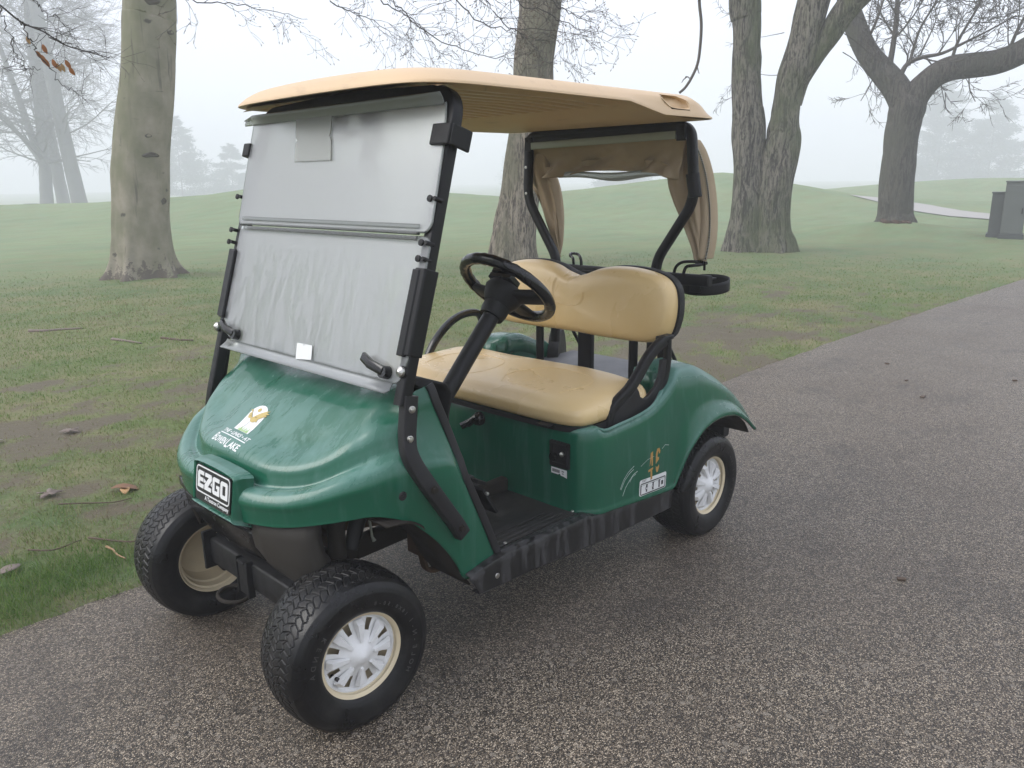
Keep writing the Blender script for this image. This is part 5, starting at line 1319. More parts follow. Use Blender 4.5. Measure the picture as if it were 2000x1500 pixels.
# ================================================================== TREES
def bark(name, c1, c2, moss, ridged=True, marks=False):
    t = NT(name); n = t.noise(3.2, 5, .6)
    if ridged:
        f = t.noise(17, 6, .62, (1, 1, .16), 1.2); f2 = t.noise(44, 5, .7, (1, 1, .30), .8)
        hh = t.math('MULTIPLY_ADD', f2, .5, f)
        c = t.mixc(t.ramp(hh, [(.66, 0.0), (.82, 1.0)]), c1, c2)
    else:
        f = t.noise(34, 5, .6, (1, 1, .5)); hh = f
        c = t.mixc(t.ramp(n, [(.32, 0.0), (.70, 1.0)]), c1, c2)
        c = t.mixc(t.ramp(t.noise(60, 4, .7), [(.58, 0.0), (.72, .35)]), c, (.34, .32, .26))
    m = t.ramp(t.noise(1.1, 4, .6, (1, 1, .5)), [(.46, 0.0), (.62, .75)])
    c = t.mixc(m, c, moss)
    if marks:
        # dark branch scars and rain runs on smooth beech bark
        v = t.n('ShaderNodeTexVoronoi'); v.inputs['Scale'].default_value = 1.0
        mp = t.n('ShaderNodeMapping'); mp.inputs['Scale'].default_value = (2.1, 2.1, 3.4); t.l(t.obj(), mp.inputs[0]); t.l(mp.outputs[0], v.inputs['Vector'])
        d = t.math('ADD', v.outputs['Distance'], t.math('MULTIPLY', t.math('SUBTRACT', t.noise(22, 4), .5), .22))
        k = t.ramp(d, [(.075, .85), (.13, 0.0)])
        hz = t.math('MULTIPLY', t.ramp(t.noise(7, 5, .7, (.5, .5, 5), .6), [(.64, 0.0), (.70, .6)]), t.ramp(t.noise(1.7, 2), [(.45, 0.0), (.6, 1.0)]))
        rn = t.math('MULTIPLY', t.ramp(t.noise(9, 3, .6, (1, 1, .05)), [(.62, 0.0), (.68, .5)]), t.ramp(t.noise(1.3, 2), [(.48, 0.0), (.6, 1.0)]))
        k = t.math('MAXIMUM', k, t.math('MAXIMUM', hz, rn))
        sp = t.n('ShaderNodeSeparateXYZ'); t.l(t.obj(), sp.inputs[0])
        zb = t.ramp(t.math('ADD', sp.outputs['Z'], t.math('MULTIPLY', t.math('SUBTRACT', t.noise(9, 6, .75, (1, 1, .8)), .5), 1.5)), [(.14, 1.0), (.20, 0.0)])
        c = t.mixc(k, c, (.050, .045, .038)); c = t.mixc(t.math('MULTIPLY', zb, .75), c, (.085, .068, .060))
    return t.done(t.bsdf(c, .88, 0, t.bump(hh, .95 if ridged else .35, .06 if ridged else .01), .2))
M['beech'] = bark('beech_bark', (.20, .19, .135), (.33, .29, .23), (.15, .155, .09), False, True)
M['oak'] = bark('ridged_bark', (.070, .056, .044), (.34, .29, .23), (.16, .155, .10))
M['maple'] = bark('grey_furrowed_bark', (.045, .040, .034), (.24, .22, .18), (.11, .13, .065))
M['dark'] = bark('dark_furrowed_bark', (.040, .036, .031), (.115, .104, .088), (.080, .080, .060))
M['twig'] = plain('twig_bark', (.045, .036, .032), .7, var=.3, scale=30)
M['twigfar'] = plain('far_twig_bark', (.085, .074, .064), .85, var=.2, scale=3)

def trunk_mesh(rows, name, mat, parent, ridge=.02, flare=0, lobes=5, seed=0, n=72, smoothk=5, extend=None):
    P = np.array(rows, float)
    if extend is not None: P = np.concatenate([P, np.array(extend, float)], 0)
    L = cat1(P, smoothk); mb = MB(); rs = []
    pts = [Vector(p[:3]) for p in L]
    ph = seed * 1.7; z0 = pts[0].z
    up = Vector((0, 0, 1)); a0 = Vector((1, 0, 0))
    for i, p in enumerate(pts):
        t = (pts[min(i + 1, len(pts) - 1)] - pts[max(i - 1, 0)]).normalized()
        a = (a0 - t * a0.dot(t)).normalized(); a0 = a; b = t.cross(a); r0 = max(.004, L[i][3]); ring = []
        h = sum((pts[k + 1] - pts[k]).length for k in range(0, 0)) + (p.z - z0)
        for k in range(n):
            an = 2 * math.pi * k / n
            fl = flare * math.exp(-max(0, h) / .28) * (max(0, math.cos(lobes * an + ph + .6 * math.sin(2 * an))) ** 1.5)
            rd = ridge * (float(vnoise(an * r0 * 9 + 3 * math.sin(h * 1.1 + ph), h * 2.2, seed)) - .5) * 1.2 + ridge * 1.6 * (float(vnoise(an * 1.1 + seed, h * .9, seed + 4)) - .5)
            r = r0 * (1 + fl) + rd
            ring.append(p + (a * math.cos(an) + b * math.sin(an)) * r)
        rs.append(ring)
    mb.grid(rs, closed_u=True); mb.f.append(tuple((len(rs) - 1) * n + k for k in range(n)))
    o = mb.build(name, mat, parent, sharp=0); return o

def batch_tubes(lines, name, mat, parent, sides=4, kind=None):
    # lines: list of (pts (n,3), radii (n)); one joined mesh of fine twigs
    V = []; F = []; off = 0
    byn = {}
    for p, r in lines: byn.setdefault(len(p), []).append((p, r))
    for n, L in byn.items():
        Pn = np.array([p for p, _ in L]); Rn = np.array([r for _, r in L]); m = len(L)
        t = np.gradient(Pn, axis=1); t /= np.linalg.norm(t, axis=2, keepdims=True) + 1e-9
        ref = np.where(np.abs(t[..., 2:3]) < .85, np.array([0, 0, 1.]), np.array([1., 0, 0]))
        a = np.cross(t, ref); a /= np.linalg.norm(a, axis=2, keepdims=True) + 1e-9; b = np.cross(t, a)
        ang = 2 * np.pi * np.arange(sides) / sides
        v = Pn[:, :, None, :] + Rn[:, :, None, None] * (a[:, :, None, :] * np.cos(ang)[None, None, :, None] + b[:, :, None, :] * np.sin(ang)[None, None, :, None])
        V.append(v.reshape(-1, 3))
        base = off + (np.arange(m) * n * sides)[:, None, None] + (np.arange(n - 1) * sides)[None, :, None]
        k = np.arange(sides)[None, None, :]; l = (k + 1) % sides
        F.append(np.stack([base + k, base + l, base + sides + l, base + sides + k], -1).reshape(-1, 4)); off += m * n * sides
    V = np.concatenate(V); F = np.concatenate(F)
    me = bpy.data.meshes.new(name); me.vertices.add(len(V)); me.vertices.foreach_set('co', V.ravel().astype(np.float32))
    me.loops.add(F.size); me.loops.foreach_set('vertex_index', F.ravel()); me.polygons.add(len(F))
    me.polygons.foreach_set('loop_start', np.arange(0, F.size, 4)); me.polygons.foreach_set('loop_total', np.full(len(F), 4)); me.update()
    me.polygons.foreach_set('use_smooth', np.ones(len(F), bool)); me.materials.append(mat)
    o = bpy.data.objects.new(name, me); COL.objects.link(o)
    if parent is not None: attach(o, parent)
    if kind: tag(o, kind=kind)
    return o

def grow(lines, p, d, L, r, depth, rg, bend=.35, kids=4, spread=.75, shrink=.6, droop=0.0, rmin=.003, buds=None, along=(.25, 1.0), flat=1.0):
    n = 6; pts = [np.array(p, float)]; d = np.array(d, float); d /= np.linalg.norm(d); dirs = [d]
    w = rg.normal(0, bend, 3) / n; w2 = rg.normal(0, bend * .5, 3)
    for k in range(n - 1):
        d = d + w + rg.normal(0, bend, 3) * .16 + np.array([0, 0, -droop / n]); d[2] *= 1; d /= np.linalg.norm(d)
        pts.append(pts[-1] + d * L / (n - 1)); dirs.append(d)
    rr = np.linspace(r, max(rmin * .6, r * .35), n); lines.append((np.array(pts), np.maximum(rr, rmin * .6)))
    if depth <= 0:
        if buds is not None: buds.append((pts[-1], dirs[-1])); 
        return
    for k in range(kids):
        u = rg.uniform(*along); i = min(n - 2, int(u * (n - 1))); q = pts[i] + (pts[i + 1] - pts[i]) * (u * (n - 1) - i)
        s = rg.normal(0, 1, 3); s -= dirs[i] * s.dot(dirs[i]); s /= np.linalg.norm(s) + 1e-9; s[2] *= flat
        nd = dirs[i] + s * rg.uniform(spread * .6, spread * 1.3)
        grow(lines, q, nd, L * shrink * rg.uniform(.6, 1.15), max(rmin, rr[i] * .55), depth - 1, rg, bend, kids, spread, shrink, droop, rmin, buds, along, flat)
def follow(lines, pts, r0, r1, rg, kids, L, depth, rmin=.0035, buds=None, spread=.8, droop=.2, bend=.5, kk=3, start=.1):
    P = cat1(pts, 6)
    for i in range(len(P)): 
        if 0 < i < len(P) - 1: P[i] += rg.normal(0, .010, 3)
    lines.append((P, np.linspace(r0, r1, len(P)))) if False else None
    # split in pieces of 6 points so that the batches stay few
    R = np.linspace(r0, r1, len(P))
    for i in range(0, len(P) - 1, 5):
        a = P[i:i + 6]; b = R[i:i + 6]
        if len(a) >= 2: lines.append((a, b))
    for k in range(kids):
        u = rg.uniform(start, 1.0); i = min(len(P) - 2, int(u * (len(P) - 1))); t = P[i + 1] - P[i]; t /= np.linalg.norm(t)
        s = rg.normal(0, 1, 3); s -= t * s.dot(t); s /= np.linalg.norm(s)
        grow(lines, P[i], t * .8 + s * spread, L * rg.uniform(.5, 1.2), max(rmin, R[i] * .6), depth, rg, bend, kk, spread, .62, droop, rmin, buds)

def bud_mesh(buds, name, mat, parent, size=.011):
    V = []; F = []
    for p, d in buds:
        d = np.array(d); a = np.cross(d, [0, 0, 1.0]); a /= np.linalg.norm(a) + 1e-9; b = np.cross(d, a); o = len(V)
        for q in (p - d * size * .2, p + d * size * .5 + a * size * .22, p + d * size * .5 - a * size * .11 + b * size * .19, p + d * size * .5 - a * size * .11 - b * size * .19, p + d * size * 1.3): V.append(tuple(q))
        F += [(o, o + 1, o + 2), (o, o + 2, o + 3), (o, o + 3, o + 1), (o + 4, o + 2, o + 1), (o + 4, o + 3, o + 2), (o + 4, o + 1, o + 3)]
    mb = MB(); mb.add(V, F); return mb

# --- 1 the smooth beech at the left
T = thing('beech_tree', 'smooth grey-green beech trunk with dark scars, nearest tree at the left', 'tree', (-3.9, -10.7, 0))
BE = [[-3.885, -10.735, -0.06, 0.50], [-3.885, -10.735, 0.042, 0.475], [-3.885, -10.735, 0.204, 0.435], [-3.890, -10.731, 0.402, 0.418], [-3.909, -10.723, 0.757, 0.412], [-3.945, -10.708, 1.145, 0.410], [-3.982, -10.694, 1.527, 0.417], [-4.031, -10.675, 1.905, 0.407], [-4.081, -10.656, 2.204, 0.401], [-4.161, -10.625, 2.648, 0.395], [-4.228, -10.599, 3.014, 0.385], [-4.299, -10.571, 3.447, 0.378], [-4.341, -10.555, 3.802, 0.372], [-4.369, -10.544, 4.083, 0.367]]
trunk_mesh(BE, 'trunk', M['beech'], T, .018, .62, 6, 1, 96, 6, [[-4.5, -10.5, 6.0, .33], [-4.5, -10.4, 9.0, .25], [-4.4, -10.3, 11.5, .14]])
mb = MB()
M['scar'] = plain('dark_branch_scar', (.075, .066, .048), .9, var=.4, scale=40, bump=.4)
BB = np.array(BE); vx = Vector((CAM[0] + 4.1, CAM[1] + 10.6, 0)).normalized(); vs_ = Vector((-vx.y, vx.x, 0))
for (z, off, w, h) in ((4.02, .12, .085, .055), (3.62, .80, .06, .03), (2.68, .05, .09, .022), (2.15, .20, .05, .028), (1.88, .32, .10, .030), (1.20, .78, .05, .04), (.34, .25, .045, .11)):
    c = Vector([float(np.interp(z, BB[:, 2], BB[:, k])) for k in (0, 1)] + [z]); r = float(np.interp(z, BB[:, 2], BB[:, 3]))
    d = (vx * math.cos(math.asin(off)) - vs_ * -off * 1.0); d.normalize(); sdv = Vector((-d.y, d.x, 0)); mb = MB(); rows = []
    for k, (sc, dd) in enumerate(((1.25, -.014), (1.0, .002), (.75, .006), (.5, .001), (.25, -.003), (.02, -.004))):
        rows.append([c + d * (r + dd - .5 * (w * sc * math.cos(t)) ** 2 / r) + sdv * (w * sc * math.cos(t) * (1 + .12 * math.sin(3 * t))) + Vector((0, 0, h * sc * math.sin(t) * (1 + .15 * math.sin(2 * t)) - .25 * w * math.cos(t) ** 2 * sc)) for t in np.linspace(0, 2 * math.pi, 18, endpoint=False)])
    mb.grid(rows, closed_u=True); mb.build('branch_scar', M['scar'] if w < .09 else M['scar'], T, sharp=0)
rg = np.random.default_rng(3); ln = []; bd = []
for l in ([[-4.4, -10.4, 7.2], [-3.2, -8.2, 6.2], [-1.6, -5.4, 4.6], [-.5, -3.5, 3.0], [-0.26, -3.24, 2.51], [-0.39, -3.23, 2.42], [-0.48, -3.21, 2.34], [-0.58, -3.19, 2.30], [-0.67, -3.17, 2.24], [-0.77, -3.14, 2.21], [-0.89, -3.10, 2.18]],):
    P = cat1(l, 6)
    ln += [(P[i:i + 6], np.linspace(.06 if i < 20 else .0062, .05 if i < 15 else .0045, 60)[0:6] * 0 + np.interp(np.arange(i, i + 6)[:len(P[i:i + 6])], [0, 18, 24, 60], [.06, .02, .0062, .0028])) for i in range(0, len(P) - 5, 5)]
for l, r0 in (([[-0.26, -3.12, 2.50], [-0.34, -3.04, 2.37], [-0.35, -3.05, 2.26], [-0.38, -3.06, 2.14], [-0.42, -3.06, 2.08], [-0.49, -3.04, 2.08]], .0042),
              ([[-0.46, -3.20, 2.36], [-0.48, -3.12, 2.25], [-0.51, -3.13, 2.18], [-0.57, -3.12, 2.08], [-0.63, -3.11, 2.00], [-0.72, -3.08, 1.97]], .0038),
              ([[-0.45, -3.40, 2.66], [-0.53, -3.37, 2.57], [-0.60, -3.36, 2.49], [-0.67, -3.35, 2.43], [-0.74, -3.34, 2.38], [-0.80, -3.33, 2.30]], .0038)):
    follow(ln, l, r0, .0016, rg, 9, .17, 1, .0011, bd, .8, .15, .5, 3)
follow(ln, [[-0.48, -3.21, 2.34], [-0.58, -3.19, 2.30], [-0.67, -3.17, 2.24], [-0.77, -3.14, 2.21], [-0.89, -3.10, 2.18]], .004, .002, rg, 14, .22, 1, .0011, bd, .8, .15, .5, 3)
batch_tubes(ln, 'overhanging_branch', M['twig'], T, 5, 'stuff')
M['deadleaf'] = plain('orange_brown_leaf', (.36, .13, .035), .6, var=.35, scale=30)
M['paleleaf'] = plain('pale_brown_leaf', (.42, .25, .11), .6, var=.3, scale=30)
def leaf_mb(p, d, nrm, L, w, curl=.2):
    d = Vector(d).normalized(); n_ = Vector(nrm); s = d.cross(n_).normalized(); n_ = s.cross(d); rows = []
    for i in range(6):
        t = i / 5; ww = w * math.sin(math.pi * (t * .92 + .04)) ** .8; c = Vector(p) + d * L * t + n_ * (-curl * L * t * t)
        rows.append([c - s * ww + n_ * ww * curl, c, c + s * ww + n_ * ww * curl])
    mb = MB(); mb.grid(rows); return mb
for i, (p, sc) in enumerate((((-.54, -3.11, 2.22), 1), ((-.51, -3.13, 2.185), .9), ((-.53, -3.12, 2.165), 1), ((-.545, -3.12, 2.145), .9), ((-.58, -3.11, 2.145), 1), ((-.60, -3.11, 2.125), .9), ((-.62, -3.10, 2.125), .9), ((-.64, -3.09, 2.145), 1), ((-.655, -3.09, 2.11), 1), ((-.47, -3.13, 2.255), .8))):
    m = M['paleleaf'] if i in (5, 9, 6) else M['deadleaf']
    leaf_mb(p, (-.35 + .3 * random.random(), .3 * random.random(), -.8), (.7, .8, .2 + random.uniform(-.3, .3)), .050 * sc, .013 * sc, .25).build('dead_leaf', m, T, sharp=0)

# --- 2 the tree behind the cart
T = thing('oak_tree', 'straight brown-grey ridged trunk rising behind the golf cart roof', 'tree', (-8.9, -7.5, 0))
T2 = [[-8.906, -7.536, -0.06, 0.455], [-8.906, -7.536, 0.151, 0.425], [-8.938, -7.503, 0.589, 0.385], [-8.984, -7.455, 1.02, 0.352], [-9.036, -7.401, 1.445, 0.342], [-9.082, -7.354, 1.862, 0.346], [-9.12, -7.314, 2.274, 0.343], [-9.149, -7.284, 2.679, 0.336], [-9.185, -7.248, 3.314, 0.328], [-9.219, -7.212, 3.781, 0.338], [-9.249, -7.181, 4.239, 0.340]]
trunk_mesh(T2, 'trunk', M['oak'], T, .030, .22, 7, 2, 110, 7, [[-9.3, -7.1, 6.5, .33], [-9.4, -7.0, 9.0, .24], [-9.3, -6.9, 11.5, .12]])
rg = np.random.default_rng(8); ln = []; bd = []
boughs = [[[-4.0, -5.2, 4.6], [-3.98, -4.49, 3.3], [-4.11, -4.44, 3.13], [-4.25, -4.36, 2.96], [-4.48, -4.21, 2.77], [-4.73, -4.0, 2.67], [-4.95, -3.8, 2.62], [-5.14, -3.59, 2.66]],
 [[-4.5, -4.2, 4.4], [-4.51, -3.35, 3.27], [-4.62, -3.3, 3.03], [-4.83, -3.11, 2.91], [-5.03, -2.91, 2.79], [-5.22, -2.7, 2.72]],
 [[-3.0, -6.2, 4.4], [-2.59, -5.9, 3.37], [-2.77, -5.86, 3.16], [-3.08, -5.71, 3.15], [-3.42, -5.53, 3.1], [-3.72, -5.36, 3.04]],
 [[-3.8, -5.4, 4.5], [-3.51, -4.82, 3.33], [-3.64, -4.79, 3.1], [-3.8, -4.69, 3.02], [-3.99, -4.58, 2.93], [-4.15, -4.48, 2.78]],
 [[-4.3, -4.6, 4.4], [-4.1, -3.75, 3.24], [-4.24, -3.68, 3.04], [-4.4, -3.58, 2.86], [-4.62, -3.37, 2.79], [-4.88, -3.09, 2.77], [-5.1, -2.84, 2.71]],
 [[-4.0, -5.4, 4.5], [-3.94, -4.76, 3.38], [-4.11, -4.68, 3.17], [-4.32, -4.55, 3.04], [-4.48, -4.45, 2.9], [-4.57, -4.4, 2.74], [-4.77, -4.25, 2.63]],
 [[-4.3, -4.0, 4.3], [-4.09, -3.21, 3.19], [-4.15, -3.22, 2.95], [-4.28, -3.14, 2.79], [-4.44, -3.01, 2.65], [-4.51, -2.95, 2.55]],
 [[-4.7, -3.8, 4.3], [-4.6, -2.97, 3.22], [-4.7, -2.93, 2.98], [-4.83, -2.81, 2.86], [-4.96, -2.67, 2.79]]]
for i, b in enumerate(boughs):
    follow(ln, b, .0085, .0022, rg, 15 if i not in (2,) else 10, .42, 2, .0017, bd, .85, .30, .75, 3, .12)
M_ = [[-9.35, -7.0, 8.2], [-7.6, -6.4, 7.4], [-5.6, -5.4, 5.9], [-4.2, -5.0, 4.7]]
P = cat1(M_, 5); ln += [(P[i:i + 6], np.linspace(.11, .02, len(P))[i:i + 6]) for i in range(0, len(P) - 5, 5)]
batch_tubes(ln, 'drooping_branches', M['twig'], T, 4, 'stuff')
M['bud'] = plain('brown_bud', (.075, .045, .025), .6, var=.3)
tag(bud_mesh(bd, 'buds', M['bud'], T, .022).build('buds', M['bud'], T, smooth=False), kind='stuff')
ln = []
P = cat1([[-8.6, -5.9, 7.2], [-7.2, -3.6, 5.4], [-6.41, -2.5, 3.43], [-6.47, -2.53, 3.16], [-6.51, -2.52, 2.95], [-6.54, -2.54, 2.74], [-6.55, -2.57, 2.57], [-6.53, -2.63, 2.43], [-6.51, -2.68, 2.35], [-6.48, -2.73, 2.3]], 5)
ln = [(P[i:i + 6], np.interp(np.arange(i, i + 6)[:len(P[i:i + 6])], [0, 10, 46], [.05, .0165, .0135])) for i in range(0, len(P) - 1, 5)]
for a, b, c, d in (((-6.53, -2.63, 2.43), (-6.515, -2.655, 2.455), (-6.50, -2.67, 2.46), (-6.49, -2.68, 2.43)), ((-6.51, -2.66, 2.455), (-6.49, -2.69, 2.43), (-6.485, -2.70, 2.41), (-6.48, -2.705, 2.40)), ((-6.55, -2.57, 2.55), (-6.555, -2.56, 2.51), (-6.56, -2.555, 2.49), (-6.56, -2.55, 2.48))):
    ln.append((np.array([a, b, c, d]), np.array([.006, .005, .0045, .004])))
batch_tubes(ln, 'hanging_branch', plain('pale_twig', (.12, .105, .095), .8, var=.2), T, 7)

# --- 3 twin-stemmed tree right of the cart
T = thing('maple_tree', 'twin-stemmed mossy grey tree right of the cart, its two stems parting low', 'tree', (-13.0, -5.1, 0))
A3 = [[-12.905, -5.25, -0.06, 0.40], [-12.905, -5.25, 0.16, 0.36], [-12.902, -5.255, 0.448, 0.335], [-12.905, -5.25, 0.92, 0.318], [-12.898, -5.262, 1.385, 0.300], [-12.88, -5.299, 1.844, 0.289], [-12.87, -5.318, 2.295, 0.282], [-12.857, -5.345, 2.564, 0.267], [-12.848, -5.362, 2.742, 0.257], [-12.827, -5.403, 3.613, 0.248], [-12.813, -5.43, 4.124, 0.255], [-12.797, -5.463, 4.461, 0.275]]
trunk_mesh(A3, 'trunk', M['maple'], T, .040, .35, 5, 3, 100, 7, [[-12.8, -5.6, 6.5, .24], [-12.7, -5.7, 9.0, .17], [-12.6, -5.8, 11.5, .08]])
B3 = [[-13.12, -4.84, -0.06, 0.42], [-13.111, -4.843, 0.165, 0.385], [-13.094, -4.876, 0.45, 0.336], [-13.093, -4.879, 0.918, 0.324], [-13.103, -4.858, 1.379, 0.318], [-13.129, -4.808, 1.742, 0.312], [-13.158, -4.75, 2.098, 0.300], [-13.16, -4.747, 2.364, 0.273], [-13.166, -4.734, 2.714, 0.258], [-13.191, -4.686, 3.057, 0.265], [-13.23, -4.608, 3.394, 0.272], [-13.275, -4.52, 3.891, 0.269], [-13.315, -4.441, 4.378, 0.272]]
trunk_mesh(B3, 'trunk', M['maple'], T, .048, .40, 6, 4, 100, 7, [[-13.4, -4.2, 6.5, .22], [-13.5, -4.0, 9.0, .15], [-13.5, -3.9, 11.5, .07]])
C3 = [[-13.20, -4.66, 2.70, 0.16], [-13.25, -4.56, 3.05, 0.155], [-13.338, -4.394, 3.381, 0.155], [-13.422, -4.23, 3.705, 0.17], [-13.496, -4.083, 4.024, 0.200], [-13.599, -3.881, 4.332, 0.215], [-13.715, -3.65, 4.631, 0.195]]
trunk_mesh(C3, 'limb', M['maple'], T, .03, 0, 5, 5, 64, 6, [[-14.1, -2.9, 6.0, .15], [-14.6, -2.2, 8.0, .08]])
mb = MB()
rg = np.random.default_rng(21); ln = []
for z, an in ((3.3, 2.2), (2.9, 2.6), (4.3, 3.3), (4.6, -2.8)):
    grow(ln, (-12.85, -5.42, z), (math.cos(an) * .2, -1, -.2), .55, .008, 2, rg, .6, 3, .8, .6, .2, .004)
for z in (4.0, 3.6, 3.3, 4.4): grow(ln, (-13.5, -3.95, z + .2), (-.5, .8, -.5), .75, .010, 3, rg, .6, 3, .8, .6, .3, .004)
for z in (3.9, 3.2): grow(ln, (-13.2, -4.90, z), (.3, -.9, -.3), .55, .008, 2, rg, .6, 3, .8, .6, .2, .004)
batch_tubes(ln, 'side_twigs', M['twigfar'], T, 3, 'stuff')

# --- 4 the wide forked tree at the right
T = thing('forked_tree', 'dark tree forking into two wide curved limbs on a small mound', 'tree', (-20.7, -5.2, 0))
T4 = [[-20.707, -5.20, -0.05, 0.50], [-20.705, -5.193, 0.156, 0.47], [-20.70, -5.21, 0.42, 0.435], [-20.694, -5.224, 0.672, 0.425], [-20.684, -5.256, 1.308, 0.405], [-20.681, -5.264, 1.935, 0.382], [-20.682, -5.261, 2.43, 0.373], [-20.696, -5.219, 2.794, 0.392], [-20.705, -5.193, 3.05, 0.41], [-20.708, -5.184, 3.25, 0.36], [-20.708, -5.184, 3.38, 0.20]]
trunk_mesh([[-20.70, -5.21, -.05, .56], [-20.70, -5.20, .20, .53]] + T4[2:], 'trunk', M['dark'], T, .030, .35, 6, 6, 90, 7)
T4L = [[-20.70, -5.20, 2.75, 0.30], [-20.685, -5.254, 3.10, 0.34], [-20.608, -5.483, 3.51, 0.315], [-20.518, -5.756, 3.851, 0.294], [-20.402, -6.103, 4.271, 0.275], [-20.315, -6.366, 4.734, 0.263], [-20.25, -6.558, 5.166, 0.256], [-20.205, -6.694, 5.591, 0.255], [-20.165, -6.817, 6.129, 0.242], [-20.1, -7.0, 8.0, .18], [-20, -7.3, 10.5, .08]]
trunk_mesh(T4L, 'limb', M['dark'], T, .025, 0, 5, 7, 64, 6)
T4R = [[-20.70, -5.20, 2.75, 0.30], [-20.723, -5.139, 3.08, 0.34], [-20.776, -4.979, 3.43, 0.315], [-20.868, -4.702, 3.74, 0.290], [-20.985, -4.353, 3.894, 0.285], [-21.12, -3.947, 3.923, 0.282], [-21.268, -3.5, 3.958, 0.273], [-21.394, -3.123, 4.087, 0.264], [-21.498, -2.81, 4.284, 0.261], [-21.612, -2.468, 4.56, 0.246], [-22.0, -1.5, 5.8, .2], [-22.3, -.6, 8, .1]]
trunk_mesh(T4R, 'limb', M['dark'], T, .025, 0, 5, 8, 64, 6)
rg = np.random.default_rng(5); ln = []
def lead(pts, kids, L, dep, sp=.9, rmin=.0075, start=.15):
    P = cat1([p[:3] for p in pts], 5); R = cat1([[p[3]] for p in pts], 5)[:, 0]
    for i in range(0, len(P) - 1, 5): ln.append((P[i:i + 6], R[i:i + 6]))
    for k in range(kids):
        u = rg.uniform(start, 1); i = min(len(P) - 2, int(u * (len(P) - 1))); t = P[i + 1] - P[i]; t /= np.linalg.norm(t)
        s = rg.normal(0, 1, 3); s[0] *= .6; s -= t * s.dot(t); s /= np.linalg.norm(s)
        grow(ln, P[i], t * .7 + s * sp + np.array([0, 0, .25]), L * rg.uniform(.6, 1.2), max(rmin, R[i] * .45), dep, rg, .5, 4, .8, .62, -.05, rmin)
lead([[-20.60, -5.50, 3.7, .10], [-20.549, -5.662, 4.024, 0.089], [-20.553, -5.651, 4.378, 0.076], [-20.56, -5.629, 4.845, 0.069], [-20.56, -5.629, 5.308, 0.063], [-20.549, -5.661, 5.883, 0.05], [-20.5, -5.6, 7.0, .03]], 11, 1.4, 3)
lead([[-20.66, -5.36, 3.6, .08], [-20.629, -5.42, 3.769, 0.076], [-20.671, -5.296, 4.056, 0.063], [-20.766, -5.01, 4.187, 0.056], [-20.903, -4.597, 4.248, 0.043], [-21.034, -4.205, 4.434, 0.037], [-21.192, -3.731, 4.674, 0.024], [-21.359, -3.227, 4.958, 0.018]], 11, 1.3, 3)
lead([[-20.683, -5.26, 4.018, 0.044], [-20.704, -5.196, 4.458, 0.038], [-20.742, -5.081, 4.911, 0.031], [-20.828, -4.824, 5.453, 0.025], [-20.9, -4.5, 6.3, .02]], 9, 1.2, 3)
lead([[-20.97, -4.4, 4.0, .05], [-21.0, -4.3, 4.5, .04], [-21.1, -4.0, 5.2, .03], [-21.2, -3.6, 6.2, .02]], 8, 1.2, 3)
lead([[-21.3, -3.3, 4.1, .05], [-21.35, -3.1, 4.8, .04], [-21.5, -2.7, 5.6, .03]], 6, 1.1, 3)
lead([[-20.36, -6.25, 4.6, .05], [-20.3, -6.0, 5.1, .035], [-20.3, -5.8, 5.9, .02]], 8, 1.1, 3)
lead([[-21.1, -4.0, 3.75, .02], [-21.12, -3.95, 3.4, .016], [-21.15, -3.8, 3.1, .012]], 5, .7, 2, rmin=.006)
lead([[-20.45, -5.95, 3.9, .02], [-20.45, -6.1, 3.55, .014], [-20.42, -6.25, 3.25, .011]], 4, .6, 2, rmin=.006)
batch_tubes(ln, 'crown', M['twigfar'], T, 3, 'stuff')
mb = MB()
rg2 = random.Random(4)
for i in range(26):
    a = rg2.uniform(0, 6.28); r = rg2.uniform(0, .35); x, y = -19.95 + r * math.cos(a) * .6, -4.95 + r * math.sin(a); s = rg2.uniform(.03, .09)
    mb.box((x, y, float(gz(x, y)) + s * .2), (s * 1.4, s * 1.8, s * .8), Matrix.Rotation(rg2.uniform(0, 3), 3, 'Z') @ Matrix.Rotation(rg2.uniform(-.4, .4), 3, 'X'))
o = mb.build('bark_chips', M['rust'], None, smooth=False); tag(o, 'pile of broken brown wood chips at the foot of the forked tree', kind='stuff')

M['farbark'] = plain('fog_paled_bark', (.19, .19, .185), .9, var=.2, scale=1)  # bark lightened so that fog fade is painted into the far trunks
M['fartwig'] = plain('fog_paled_twigs', (.15, .145, .14), .9, var=.2, scale=1)  # twigs paled the same way, part of the fog sits in their colour
# --- far trees in the fog at the left
def far_tree(name, label, base, stems, crown, seed, group=None, mat='twigfar'):
    global ln, rg
    T = thing(name, label, 'tree', (base[0], base[1], float(gz(base[0], base[1])) - .05), group)
    for k, (st, rr) in enumerate(stems):
        P = np.array(st); R = np.array(rr)[:, None]; rows = np.concatenate([P, R], 1)
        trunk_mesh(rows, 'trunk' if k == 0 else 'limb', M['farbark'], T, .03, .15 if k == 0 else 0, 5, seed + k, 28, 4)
    rg = np.random.default_rng(seed); ln = []
    for (st, rr, n, L, dep, u0, up) in crown:
        P = cat1(st, 5)
        for k in range(n):
            u = rg.uniform(u0, 1); i = min(len(P) - 2, int(u * (len(P) - 1)))
            an = rg.uniform(0, 2 * math.pi)
            d = np.array([math.cos(an), math.sin(an), up + rg.uniform(-.2, .35)])
            grow(ln, P[i], d, L * rg.uniform(.6, 1.2) * (1.15 - .45 * u), rr * (1.1 - .7 * u), dep, rg, .35, 4, .7, .62, .10, .016, None, (.2, 1.0))
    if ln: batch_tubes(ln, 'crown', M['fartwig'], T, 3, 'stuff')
    return T
